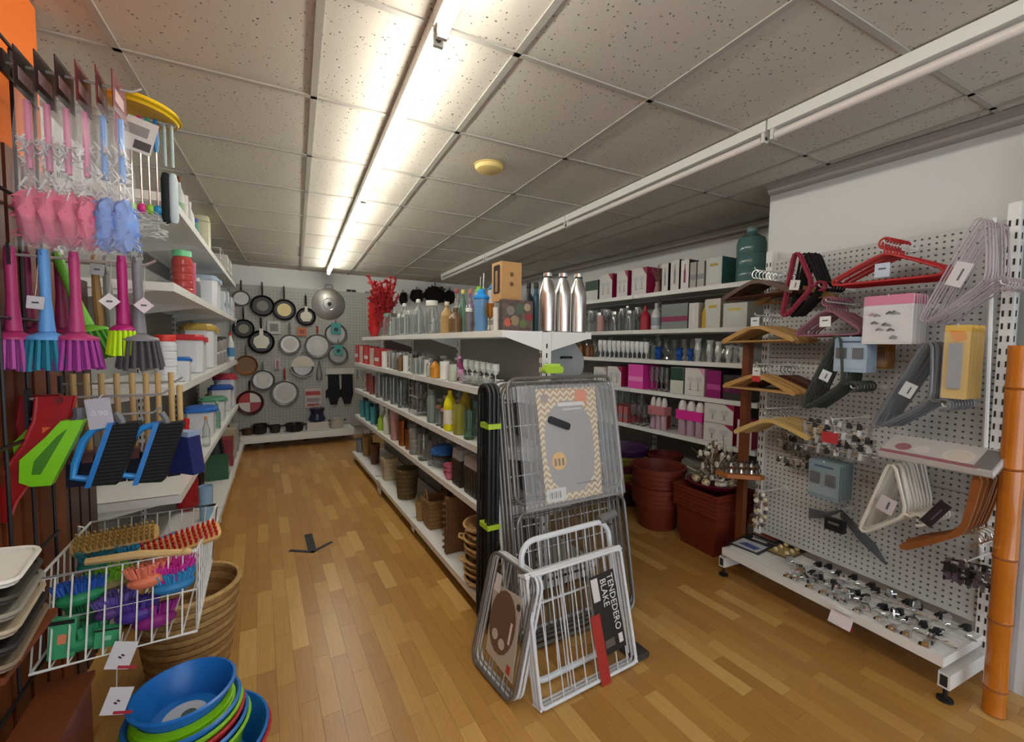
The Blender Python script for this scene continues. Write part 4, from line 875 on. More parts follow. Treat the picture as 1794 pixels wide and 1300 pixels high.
row('lilac', lambda r: h_wire(r, LIL), 1752, 497, V+.03, 9, .026, 'lilac rubber-coated wire hanger in the bundle near the slotted upright', 'lilac wire hangers', rot=(RAD(112), 0, 0), tagb=lambda r: tagpart(r, .09, .05, P('d0ccce'), 0, -.12), extra='foremost lilac wire hanger, with a wide white card')
row('grey', lambda r: h_tube(r, M('smoky_plastic', hexc('75787c'), .2, alpha=.85), .006, .2), 1650, 712, V+.02, 9, .025, 'smoky grey plastic hanger in the long grey bundle', 'smoky grey hangers', rot=(RAD(114), 0, 0), tagb=lambda r: tagpart(r, .06, .045, P('c3c8c8'), 0, -.12), extra='foremost smoky grey plastic hanger, with a pale card')
row('whitepl', lambda r: h_tube(r, WHP, .007, .17), 1606, 915, V+.02, 9, .026, 'white plastic hanger in the thick white bundle', 'white plastic hangers', rot=(RAD(108), 0, 0), tagb=lambda r: tagpart(r, .07, .06, P('c5bcc0'), 0, -.11), extra='foremost white plastic hanger, with a mauve card')
row('walnut', lambda r: h_wood(r, WMD, False), 1716, 960, V+.03, 6, .032, 'walnut-coloured wooden trouser hanger hung on end above the deck', 'walnut hangers', rot=(RAD(122), 0, 0), tagb=lambda r: [tagpart(r, .12, .04, P('2c2228'), 0, -.15)], extra='foremost walnut-coloured hanger, with a black clip bar card')
row('darkgreen', lambda r: h_tube(r, P('3c403a', .8), .006, .19), 1490, 680, V+.02, 7, .026, 'olive-grey velvet hanger in the drooping olive bundle', 'olive hangers', rot=(RAD(112), 0, 0), tagb=lambda r: tagpart(r, .05, .045, P('cfd2d6'), 0, -.12), extra='foremost olive-grey velvet hanger, with a white card')
# ------------------------------------------------------------------ carded and bagged goods on prongs
def card(name, cat, px, py, wp, hp, v, n, step, face, label, group, art=None, top=None, rot=0):
    # px,py = top centre of the foremost card
    tip = prong(px, py, v, )
    m = mpp(tip); w, h = wp*m, hp*m
    for k in range(n):
        p = tip+ng*(.004+k*step)+Vector((0, 0, -.006))
        def b(r):
            c = G().prism(rrect(w, h, .004, 2, 0, -h/2+.014), -.0008, .0008, 'x').ob('card', face, r, False)
            if top: G().prism(rrect(w*.98, h*.2, .003, 2, 0, -h*.09+.012), -.0018, -.0009, 'x').ob('header', top, r, False)
            if art: art(r, c, w, h)
        r = inst((name, px, py), b, label if n == 1 or k else 'foremost '+label, cat, p, GA+random.uniform(-.05, .05), group if k else None)
def blister(col, nn, sz):
    def a(r, c, w, h):
        for k in range(nn):
            y, z = (-.25+.5*(k % 2))*w, -h*(.38+.26*(k//2)); G().box((-.006, y, z), (.011, w*sz, h*sz)).ob('item', col, r, False); 
        G().box((-.006, 0, -h*.5), (.014, w*.86, h*.6)).ob('blister', FILM, r, False)
        G().box((-.0012, 0, -h*.06), (.0008, w*.6, h*.05)).ob('print', P('4a5a74'), c, False)
    return a
card('hook_card', 'hooks', 1490, 593, 50, 62, .25, 5, .02, P('9fb4c8'), 'pale blue carded hook pack hung above the olive hangers', 'pale blue hook packs', blister(P('3a3f46'), 2, .3))
card('hook_card', 'hooks', 1443, 812, 52, 66, .22, 6, .022, P('7d9096'), 'grey-blue carded hook pack hung low behind the white hangers', 'grey-blue hook packs', blister(P('262a2e'), 2, .3))
card('hook_card', 'hooks', 1540, 605, 26, 44, .12, 4, .02, M('amber_pack', hexc('9a6a2c'), .3), 'amber wooden hook pack beside the pale blue packs', 'amber hook packs', blister(P('7a4a1c'), 2, .35))
def hairs(r, c, w, h):
    random.seed(8)
    for k in range(12):
        y, z = random.uniform(-.3, .3)*w, -h*random.uniform(.3, .82); G().tube([(-.006, y-.012, z), (-.01, y, z+.008), (-.006, y+.012, z)], .004, 6).ob('peg', P(random.choice(('8a8d90', '3a3a3e', 'c48a9c'))), r)
    G().box((-.008, 0, -h*.52), (.016, w*.92, h*.72)).ob('bag', FILM, r, False)
card('peg_bag', 'pegs', 1556, 520, 74, 86, .26, 6, .02, P('d4d2d4'), 'bag of grey and pink pegs with a pink header beside the red hangers', 'bags of pegs', hairs, P('cf7f9c'))
def ruler(r, c, w, h):
    G().box((-.008, 0, -h*.5), (.012, w*.5, h*.62)).ob('grip', P('8d8f94'), r, False); G().prism([(-w*.3, -h*.04), (w*.3, -h*.02), (w*.1, -h*.2), (-w*.4, -h*.14)], -.003, -.001, 'x').ob('flash', P('d88a2c'), r, False)
    G().box((-.008, 0, -h*.5), (.016, w*.92, h*.9)).ob('blister', FILM, r, False)
card('yellow_pack', 'pack', 1678, 573, 34, 130, .26, 5, .028, P('d0ac54'), 'tall yellow carded pack beside the slotted upright', 'tall yellow packs', ruler)
# dangling clip dryer, pegs bundle
def bundle(name, label, cat, px, py, v, wp, hp, n, mats, seed, extra=None, th=.05, tube=True):
    random.seed(seed); tip = prong(px, py, v); m = mpp(tip); t = thing(name, label, cat, tip+ng*.02+Vector((0, 0, -.004)), GA); w, h = wp*m, hp*m
    for mi, mt in enumerate(mats):
        g = G()
        for k in range(n):
            y, z, x = random.uniform(-.5, .5)*w, -random.uniform(.1, 1)*h, random.uniform(-.5, .9)*th
            a = random.uniform(-.5, .5)
            if tube: g.tube([(x, y-.018*cos(a), z-.018*sin(a)), (x-.006, y, z+.004), (x, y+.018*cos(a), z+.018*sin(a))], .005, 5)
            else: g.box((x, y, z), (.012, .03, .012), rx=a)
        g.ob('clips' if mi == 0 else 'pegs', mt, t)['kind'] = 'stuff'
    G().tube([(.0, 0, .006), (.0, -w*.3, -h*.2), (0, 0, -h*.12), (0, w*.3, -h*.2)], .0022, 5, True).ob('frame', WIREW, t)
    if extra: extra(t, w, h)
def clipbars(name, label, px, py, v, wp, hp, n, cb, cc, seed, nclip=4, extra=None, slope=0, cat='hanger'):
    random.seed(seed); tip = prong(px, py, v); m = mpp(tip); t = thing(name, label, cat, tip+ng*.015+Vector((0, 0, .0)), GA); w, h = wp*m, hp*m
    for k in range(n):
        z = -.02-(h-.03)*k/(n-1); x = random.uniform(0, .09); dz = slope*w+random.uniform(-.008, .008)
        bar = G().tube([(x, -w/2, z+dz), (x-.004, 0, z+random.uniform(0, .004)), (x, w/2, z-dz)], .0042, 6).ob('bar', cb, t)
        for j in range(nclip):
            y = -w/2+w*(j+.5)/nclip+random.uniform(-.008, .008); f = y/w*-2
            G().prism([(x-.012, z+dz*f-.024), (x+.010, z+dz*f-.022), (x+.006, z+dz*f+.006), (x-.007, z+dz*f+.008)], y-.007, y+.007, 'y').ob('clip', random.choice(cc), bar, False)
    G().tube([(0, 0, .004), (.0, 0, -.02), (.03, 0, -h*.6), (.05, 0, -h)], .003, 6).ob('stem', CHROME, t)
    if extra: extra(t, w, h)
clipbars('metal_clip_hanger', 'stack of chrome clip hangers with a red card in the middle of the pegboard', 1455, 735, .3, 118, 62, 7, CHROME, [CHROME, P('2a2a2c'), CHROME, P('c2c2c4')], 5, 7, lambda t, w, h: G().box((-.03, -.01, -h*.5), (.002, .07, .05)).ob('red_card', P('b03238'), t, False))
clipbars('peg_hanger', 'shiny peg hanger dangling over the bracket shelf', 1378, 762, .16, 46, 56, 6, CHROME, [CHROME, P('3a3432'), P('8a8070')], 12, 4)
clipbars('clip_strip', 'stack of black and steel trouser clips under the walnut hangers', 1690, 985, .22, 70, 44, 6, P('2c262a'), [P('241e22'), CHROME, P('5a4a58'), CHROME], 17, 5, slope=.05)
random.seed(9); tip = prong(1330, 862, .24); m = mpp(tip); t = thing('shell_charm', 'bunch of small patterned shells and beads hanging beside the brown post', 'charm', tip+ng*.015, GA)
for k in range(22):
    z = -.01-.0085*k; a = k*2.2; q = (.018*cos(a), .03*sin(a), z-.01); G().sph(q, (.011, .013, .012), 8, 5).ob('bead', [SH[3], SH[1], SH[0], P('5a4a4c')][k % 4], t)
G().cyl((0, 0, .004), (0, 0, -.2), .002, n=5).ob('string', P('6a5a4a'), t)
tip = prong(1470, 893, .10); t = thing('folded_dryer', 'dark grey folded sock dryer hanging low at the back of the deck', 'dryer', tip+ng*.01, GA)
for k in range(9):
    G().tube([(.05, .02, -.02-.004*k), (.02-.004*k, -.05-.006*k, -.05-.008*k), (.0-.006*k, -.16-.008*k, -.12-.006*k)], .005, 6).ob('arm', P('5c6064' if k % 2 else '46494d', .35), t)
    if k < 5: G().tube([(.05, .02, -.02), (.03, .08, -.05-.006*k), (.02, .16, -.055-.012*k)], .005, 6).ob('arm', P('55585c', .35), t)
G().box((-.035, .0, -.075), (.03, .085, .06)).ob('case', BLACK, t, False); G().box((-.051, .0, -.065), (.002, .05, .012)).ob('case_print', P('6a6a6a'), t, False); G().tube([(0, 0, .004), (.02, 0, -.02)], .004, 6).ob('hook', P('46494d'), t)
# boxed lingerie dryer card
p = gpx(1646, 795, .26); t = thing('dryer_pack', 'long white flat pack with two printed circles lying across the prongs', 'pack', p, GA, None)
t.rotation_euler = (0, RAD(-24), GA); PKW = .34; PKH = .15
G().box((0, 0, 0), (PKH, PKW, .022)).ob('pack', P('bcb6b0'), t, False)
for y, r_, c in ((-.06, .046, 'd2c6ba'), (.05, .026, 'cfc8c0'), (.11, .026, '8a3a44')):
    d = G().prism(disc(r_, 24, -.01, y), .0112, .0122, 'z').ob('printed_disc', P(c), t, False); G().prism(disc(r_*.75, 20, -.01, y), .0123, .0128, 'z').ob('disc_centre', P('c9beae' if r_ > .03 else c), d, False)
G().box((0, -.14, .0118), (.13, .05, .001)).ob('photo', P('5a504c'), t, False); G().box((-.06, .02, .0118), (.02, .3, .001)).ob('stripe', P('8a2c3a'), t, False); G().box((0, 0, 0), (PKH+.006, PKW+.006, .026)).ob('film', FILM, t, False)
for y in (-.12, .12):
    q = p+ug*y; tt = thing('display_prong', 'white display prong under the long flat pack', 'hook', q+ng*.26-Vector((0, 0, .035)), GA, 'prongs under the flat pack'); G().cyl((0, 0, 0), (-.26, 0, .0), .003, n=6).ob('rod', WIREW, tt); G().box((-.004, 0, 0), (.006, .03, .02)).ob('plate', WIREW, tt, False)
# things on the deck
DZ = .187
def deck(px, py, z=DZ): return atZ(px, py, z)
for (px, py, w, h, lab, cols, rz) in [(1318, 955, .17, .2, 'dark blister pack with a blue photo on the end of the deck', ('22262e', 'b8bcc0', '4a5a9a'), .5), (1378, 966, .13, .2, 'gold and black blister pack of knobs on the deck', ('5a4a30', 'a8905a', 'c9b48a'), .35), (1352, 940, .15, .16, 'black carded pack behind the photo pack on the deck', ('1c1c20', '3a3a40', '8a3a2c'), .2)]:
    p = deck(px, py, DZ+(.014 if '1c1c20' in cols else 0)); t = thing('blister_pack', lab, 'pack', p, GA+rz*.3)
    G().box((0, 0, .004), (h, w, .006)).ob('card', P(cols[0]), t, False); G().box((.0-.03, 0, .0076), (h*.62, w*.84, .0012)).ob('photo', P(cols[1]), t, False)
    if 'knobs' in lab:
        for k in range(6): G().sph((-.06+.055*(k//2), -.03+.06*(k % 2), .016), .014, 10, 6).ob('knob', P(cols[2], .25), t)
    else: G().prism([(-.07, -.05), (-.02, -.06), (-.01, .03), (-.06, .05)], .0083, .0088, 'z').ob('photo_subject', P(cols[2]), t, False)
    G().box((h*.4, 0, .0085), (.02, w*.5, .001)).ob('title', P('c9c4b8'), t, False)
random.seed(51)
def trouser(r):       # steel clip hanger lying on the deck
    G().cyl((0, -.09, .012), (0, .09, .012), .0025, n=6).ob('bar', CHROME, r); G().tube([(0, 0, .012), (-.03, 0, .014)]+[(-.055-.02*cos(a), .02*sin(a), .014) for a in (0.4, 1.4, 2.4, 3.4, 4.2)], .0022, 6).ob('hook', CHROME, r)
    for s in (-1, 1):
        c = G().prism([(-.012, 0), (.014, 0), (.01, .022), (-.008, .026)], s*.07-.012, s*.07+.012, 'y').ob('clip', CHROME if s > 0 else DKMET, r, False); G().box((.012, s*.07, .005), (.02, .02, .006)).ob('pad', BLACK, c, False)
for k in range(22):
    u = .06+(k % 11)*.056+random.uniform(-.012, .012); v = .10+.13*(k//11)+random.uniform(-.02, .02)
    inst(('trouser_clip_hanger',), trouser, 'chrome clip hanger lying in the heap on the low deck', 'hanger', gl(u, v, DZ), GA+RAD(90)+random.uniform(-.25, .25), 'clip hangers on the deck')
for k in range(16):
    u = .05+.62*(k/15)+random.uniform(-.02, .02); v = random.choice((.09, .2, .27)) 
    def clip_(r): [G().prism([(-.02, 0), (.02, 0), (.016, .03), (-.01, .034)], s*.006-.003, s*.006+.003, 'y').ob('jaw', CHROME if s > 0 else P('3a3a3c', .3), r, False) for s in (-1, 1)]; G().cyl((-.012, -.012, .02), (-.012, .012, .02), .005, n=8).ob('spring', STEEL, r)
    inst(('steel_clip',), clip_, 'steel peg clip scattered among the clip hangers on the deck', 'clip', gl(u, v, DZ+.03*(k % 2)), random.uniform(0, 3), 'steel clips on the deck')
p = gl(.34, .345, .158); t = thing('price_card', 'white and red price card hanging from the deck edge', 'card', p, GA)
G().box((-.012, 0, -.02), (.002, .09, .06), ry=.5).ob('card', P('d9cfd0'), t, False); G().box((-.006, 0, -.045), (.002, .09, .02), ry=.5).ob('red_edge', P('a8262c'), t, False); G().box((.0, 0, .018), (.03, .06, .002)).ob('clip', WHITE, t, False)
# ------------------------------------------------------------------ folded drying racks at the end of the middle gondola
class Panel:            # a flat frame placed by its bottom corners and its lean: a = along, b = up, c = out of the face
    def __init__(s, o, ax, up): s.o = Vector(o); s.a = Vector(ax).normalized(); s.b = Vector(up).normalized(); s.c = s.a.cross(s.b).normalized(); s.b = s.c.cross(s.a)
    def p(s, a, b, c=0): return s.a*a+s.b*b+s.c*c
    def mx(s): return Matrix(((s.a.x, s.b.x, s.c.x, 0), (s.a.y, s.b.y, s.c.y, 0), (s.a.z, s.b.z, s.c.z, 0), (0, 0, 0, 1)))
def rack(name, label, pl, w, h, mat, r=.008, rad=.06, nw=9, off=0, wr=.0022, a0=0, b0=0, rails=(), parent=None, group=None, wmat=None):
    t = parent or thing(name, label, 'drying rack', pl.o+pl.p(a0, b0, off), 0, group)
    o = (lambda a, b, c=0: pl.p(a, b, c)) if not parent else (lambda a, b, c=0: pl.p(a+a0, b+b0, off+c))
    G().tube([o(x+w/2, y+h/2) for x, y in rrect(w-2*r, h-2*r, rad, 6)], r, 8, True).ob('frame', mat, t)
    for k in range(1, nw+1): x = w*k/(nw+1); G().cyl(o(x, r), o(x, h-r), wr, n=5).ob('wire', wmat or mat, t)
    for q in rails: G().cyl(o(r, q), o(w-r, q), wr*1.5, n=6).ob('rail', mat, t)
    return t
GREYT = M('grey_painted_tube', hexc('77746f'), .3, .4); WHT = M('white_painted_tube', hexc('d5d8dc'), .3)
ly = Vector((0, .22, 1.17))
for k in range(3):      # black frames against the gondola
    pl = Panel((.897+.022*k, 1.842, .011), (0, -1, 0), (0, 0, 1))
    t = rack('black_airer', 'black folded airer with lime clips standing against the gondola end', pl, .125, 1.165, BLACK, .010, .05, 2, wr=.004, group='black airers')
    for z in (.50, .97): G().box(pl.p(.085, z, 0), (.0215, .085, .024)).ob('lime_clip', P('a8c82c'), t, False)
base = Vector((.95, 1.535, .009))
lab = ['white folded airer with a grid of fine wires at the back of the airer stack', 'grey folded airer right in front of the white gridded one', 'grey folded airer behind the carded one, third in the stack', 'grey folded airer directly behind the carded one']
for k in range(4):
    pl = Panel(base+Vector((.0+.006*k, .10-.026*k, 0)), (1, -.02, 0), ly)
    rack('folded_airer', lab[k], pl, .68+.004*k, 1.18, WHT if k < 1 else GREYT, .0085, .07, 12 if k else 16, rails=[.12*j for j in range(1, 10)] if k == 0 else (.55, .62))
pl = Panel(base+Vector((.03, -.010, 0)), (1, -.02, 0), ly)
t = rack('folded_airer', 'grey folded airer in front with a zigzag cover card', pl, .66, .60, GREYT, .0085, .06, 11)
rack('', '', pl, .66, .60, GREYT, .0085, .06, 11, b0=.615, parent=t)
cd = Matrix.Translation(pl.p(.33, .88, .012)) @ pl.mx()
def onpl(g, nm, mt, par, m=cd): return g.rot(m).ob(nm, mt, par, False)
def vmat(name, c1, c2):    # zigzag print
    m = bpy.data.materials.new(name); m.use_nodes = True; N, L = nt(m); b = N['Principled BSDF']; ge = N.new('ShaderNodeNewGeometry'); wv = N.new('ShaderNodeTexWave'); wv.wave_type = 'BANDS'; wv.bands_direction = 'Z'; wv.inputs['Scale'].default_value = 11
    se = N.new('ShaderNodeSeparateXYZ'); L.new(ge.outputs['Position'], se.inputs[0]); a = N.new('ShaderNodeMath'); a.operation = 'PINGPONG'; a.inputs[1].default_value = .02; L.new(se.outputs['X'], a.inputs[0]); b2 = N.new('ShaderNodeMath'); b2.operation = 'ADD'; L.new(se.outputs['Z'], b2.inputs[0]); L.new(a.outputs[0], b2.inputs[1])
    cb_ = N.new('ShaderNodeCombineXYZ'); L.new(b2.outputs[0], cb_.inputs['Z']); L.new(cb_.outputs[0], wv.inputs['Vector'])
    cr = N.new('ShaderNodeValToRGB'); cr.color_ramp.interpolation = 'CONSTANT'; cr.color_ramp.elements[0].color = (*hexc(c1), 1); cr.color_ramp.elements[1].color = (*hexc(c2), 1); cr.color_ramp.elements[1].position = .5; L.new(wv.outputs['Fac'], cr.inputs[0]); L.new(cr.outputs[0], b.inputs['Base Color']); b.inputs['Roughness'].default_value = .35; return m
c = onpl(G().prism([(-.175, .27), (.19, .27), (.17, -.27), (-.165, -.27)], 0, .003, 'z'), 'cover_card', vmat('zigzag_print', 'a8844a', 'dccfb0'), t)
onpl(G().prism([(-.1+.0*k, 0) for k in range(0)]+[(.145*cos(a), .05+.16*sin(a)) for a in [pi*k/10 for k in range(11)]]+[(-.145, -.06), (-.12, -.17), (-.06, -.235), (.06, -.235), (.13, -.17), (.145, -.06)], .0032, .0042, 'z'), 'board_print', P('8f8b87'), c)
onpl(G().prism(disc(.042, 24, -.075, -.08), .0044, .0054, 'z'), 'yellow_badge', P('e0a828'), c)
for k in range(3): onpl(G().box((-.097+.022*k, -.085, .0058), (.012, .034, .0006)), 'badge_figure', P('4a3a20'), c)
onpl(G().prism([(.06, .262), (.13, .25), (.12, .17), (.10, .2), (.05, .2)], .0044, .0054, 'z'), 'orange_sticker', P('d8702c'), c)
onpl(G().prism(rrect(.13, .035, .012, 3, .0, .0), .006, .016, 'z').rot(Matrix.Translation((-.06, .1, 0)) @ Matrix.Rotation(RAD(-22), 4, 'Z')), 'black_handle', BLACK, c)
onpl(G().prism(rrect(.11, .06, .004, 2, -.105, -.235), .0044, .0052, 'z'), 'barcode_label', P('cfcdc6'), c)
for k in range(6): onpl(G().box((-.145+.012*k, -.235, .0056), (.003+.003*(k % 2), .03, .0005)), 'bar', P('2a2a2a'), c)
onpl(G().box((.03, .19, .0048), (.17, .018, .0006)), 'title', P('d8d6d2'), c); onpl(G().box((.03, .165, .0048), (.12, .008, .0006)), 'subtitle', P('c4c2be'), c)
onpl(G().box((.08, -.2, .0048), (.12, .006, .0006)), 'small_print', P('5a564e'), c); onpl(G().prism(disc(.022, 16, -.13, .225), .0034, .0042, 'z'), 'maker_badge', P('8a7a70'), c)
onpl(G().box((.02, -.0, .008), (.6, .58, .001)), 'film', FILM, t)
lc = thing('lime_clip', 'lime green plastic clip on top of the carded airer', 'clip', base+pl.p(.31, 1.245, .0)); G().prism(rrect(.11, .035, .014, 4), -.02, .02, 'y').ob('jaw', P('a6cc30'), lc); G().prism(rrect(.08, .018, .008, 3, 0, .02), -.014, .014, 'y').ob('lever', P('b4d850'), lc)
dp = thing('grey_roasting_lid', 'big grey oval lid in film standing on the far side of shelf two', 'lid', (1.50, 1.98, Z2+.002)); G().lathe([(0, .0), (.08, .004), (.12, .02), (.125, .03), (.12, .034), (0, .02)], 28).rot(Matrix.Translation((0, 0, .125)) @ Matrix.Rotation(RAD(78), 4, 'X')).ob('lid', P('8d9090', .25), dp); G().tube([(-.04, -.0, .14), (-.035, -.03, .15), (.035, -.03, .15), (.04, -.0, .14)], .007, 6).ob('handle', BLACK, dp)
# white rack with a fat rounded top behind the labelled one
b0 = atZ(940, 1200, .012); b0 = Vector((.88, 1.345, .012)); tl = Vector((.90, 1.43, .50))
pl2 = Panel(b0, (1, .02, 0), tl-b0)
t = rack('airer', 'white airer with a fat rounded top tube and a grey grip', pl2, .50, .565, WHT, .012, .07, 9, wr=.003, rails=(.3,))
G().cyl(pl2.p(.44, .56, 0), pl2.p(.535, .575, 0), .02, n=12).ob('grip', P('6c6a6a'), t); G().cyl(pl2.p(.505, .53, 0), pl2.p(.50, .06, .0), .013, n=10).ob('grey_leg', P('55534f'), t)
ft = thing('grey_airer_foot', 'dark grey airer foot sticking out beyond the labelled airer', 'foot', (1.40, 1.30, 0)); G().prism(rrect(.09, .03, .012, 3, 0, .016), -.05, .05, 'y').ob('foot', P('3c3a3a'), ft); G().cyl((0, 0, .03), (0, .0, .05), .011, n=8).ob('stub', P('55534f'), ft)
# labelled rack in front
bl = Vector((.862, 1.237, .0085)); pl3 = Panel(bl, (1, .012, 0), (0, .115, .46))
t = rack('airer', 'white folded airer in front with a black and red lettered card', pl3, .505, .475, WHT, .007, .02, 8, wr=.0024)
for k in (1, 2): rack('', '', pl3, .505, .475, WHT, .006, .02, 2, off=-.022*k, parent=t, wr=.0024)
for x in (.004, .25, .50): G().bb((0, 0, 0), (0, 0, 0)); G().cyl(pl3.p(x, .468, .004), pl3.p(x, .468, -.05), .006, n=6).ob('hinge', WHT, t); G().cyl(pl3.p(x, .008, .004), pl3.p(x, .008, -.05), .006, n=6).ob('hinge', WHT, t)
G().cyl(pl3.p(.0, .472, -.01), pl3.p(.505, .472, -.01), .009, n=8).ob('top_rail', WHT, t)
cm = Matrix.Translation(pl3.p(.37, .245, .012)) @ pl3.mx() @ Matrix.Rotation(RAD(3), 4, 'Z')
cc = G().box((0, 0, 0), (.135, .31, .0016)).rot(cm).ob('name_card', P('1f1a1a'), t, False)
rr_ = Matrix.Rotation(-pi/2, 4, 'Z')
text(cc, 'TENDEDERO', .045, cm @ Matrix.Translation((.040, .03, .0012)) @ rr_, P('dcd8d4'), sx=.86); text(cc, 'BLAKE', .045, cm @ Matrix.Translation((.0, .078, .0012)) @ rr_, P('dcd8d4'), sx=.86)
G().box((-.045, .1, .0012), (.036, .09, .0008)).rot(cm).ob('white_label', P('cfcac6'), cc, False); G().box((.045, -.115, .0012), (.022, .035, .0008)).rot(cm).ob('small_sticker', P('d6d2ce'), cc, False); G().box((-.015, -.115, .0012), (.05, .03, .0008)).rot(cm).ob('photo', P('5a504c'), cc, False)
G().box((-.07, -.135, .001), (.05, .29, .0014)).rot(cm).ob('red_card', P('a02a22'), t, False)
# left rack with brown card, turned towards the pan aisle
a_ = Vector((.785, 1.30, .0085)); b_ = Vector((.757, 1.615, .0085)); pl4 = Panel(b_, a_-b_, (.10, .03, .45))
t = rack('folded_airer', 'small grey-white folded airer with a brown card leaning by the wicker trays', pl4, .315, .475, GREYT, .007, .05, 9, wr=.002)
for k in (1, 2): rack('', '', pl4, .315, .475, WHT, .006, .05, 2, off=-.02*k, parent=t)
c4 = Matrix.Translation(pl4.p(.175, .24, .009)) @ pl4.mx(); oc = G().prism([(-.10, .12), (.09, .14), (.12, -.16), (-.07, -.14)], 0, .002, 'z').rot(c4).ob('cover_card', P('b4aca0'), t, False)
G().prism([(.085*cos(k*pi/9), .005+.12*sin(k*pi/9)) for k in range(18)], .0022, .003, 'z').rot(c4).ob('brown_oval', P('6c5446'), oc, False)
for x, y in ((-.03, -.055), (.02, -.07)): G().prism(disc(.02, 16, x, y), .0032, .004, 'z').rot(c4).ob('round_symbol', P('c2b8ac'), oc, False)
G().box((.06, -.01, .0032), (.012, .08, .0008)).rot(c4).ob('title', P('d6d0c8'), oc, False); G().box((.085, -.13, .0024), (.022, .03, .001)).rot(c4).ob('red_mark', P('b8402c'), oc, False); G().box((-.07, .13, .004), (.04, .07, .001)).rot(c4).ob('price_label', P('d2d0cc'), t, False)
G().prism(disc(.013, 14, .08, .1), .0024, .003, 'z').rot(c4).ob('maker_badge', P('4a4440'), oc, False)
# arrow taped to the floor
p = atZ(548, 968); t = thing('floor_arrow', 'dark tape arrow stuck on the floor of the pan aisle', 'arrow', Vector((p.x, p.y, .0004)))
TAPE = P('22262a', .6); G().box((0, .16, .0005), (.05, .30, .0008)).ob('shaft', TAPE, t, False)
for s in (-1, 1): G().box((s*.06, .05, .0014), (.028, .17, .0008), rz=s*RAD(-54)).ob('head_stroke', TAPE, t, False)
# ------------------------------------------------------------------ pans on the back display
PY = 6.563
def pan(root, r, rim, inner, hang, hl, card=None, cmat=None, ring=False):
    # hangs in the x-z plane, face to -y, centre at the origin, handle up
    RX90 = Matrix.Rotation(pi/2, 4, 'X')
    G().lathe([(0, -.0), (r*.8, 0), (r*.86, .004), (r, .035), (r*1.03, .036), (r*1.0, .039), (r*.84, .008), (0, .006)], 28).rot(RX90).ob('dish', rim, root)
    G().lathe([(0, .0062), (r*.83, .0062), (r*.83, .0072), (0, .0072)], 24).rot(RX90).ob('coating', inner, root)
    G().tube([(0, -.03, r*.98), (0, -.04, r+.03), (0, -.036, r+hl*.7), (0, -.034, r+hl)], [.008, .011, .012, .009], 8).ob('handle', hang, root)
    G().tube([(0, -.034+.012*cos(a), r+hl+.006+.012*sin(a)) for a in [k*pi/4 for k in range(8)]], .003, 5, True).ob('eye', STEEL, root)
    if ring: G().lathe([(r*.3, .0075), (r*.5, .0075), (r*.5, .0085), (r*.3, .0085)], 22).rot(RX90).ob('label_ring', cmat, root)
    elif card == 'round': G().prism(disc(r*.62, 20), -.0105, -.0085, 'y').ob('card', cmat, root, False)
    elif card == 'neck': G().prism(disc(r*.6, 18)[:0]+[(-r*.15, r*1.2), (r*.15, r*1.2), (r*.15, r*.6), (r*.55, r*.35), (r*.62, -r*.1), (r*.35, -r*.55), (-r*.35, -r*.55), (-r*.62, -r*.1), (-r*.55, r*.35), (-r*.15, r*.6)][::-1], -.046, -.044, 'y').ob('card', cmat, root, False)
    elif card == 'rect': G().box((0, -.043, 0), (r*.9, .002, r*1.3)).ob('card', cmat, root, False)
    elif card == 'quarter':
        for k, cc in enumerate(('d8d2c8', 'b8343a', 'd8d2c8', 'a8404a')): G().prism([(0, 0)]+[(r*.8*cos(k*pi/2+j*pi/12), r*.8*sin(k*pi/2+j*pi/12)) for j in range(7)], -.0105, -.0085, 'y').ob('card_quarter', P(cc), root, False)
    elif card == 'tag': G().prism(rrect(r*.9, r*1.1, .01, 3, 0, r*.5), -.05, -.046, 'y').ob('card', cmat, root, False); G().prism(disc(r*.2, 12, 0, r*.4), -.052, -.051, 'y').ob('card_hole', P('20403c'), root, False)
BK = P('1c1a19', .35); BKI = P('282625', .45); CRM = P('c9c3b4'); SST = M('pan_steel', (.36, .35, .33), .38, .85); RD = P('a82a24')
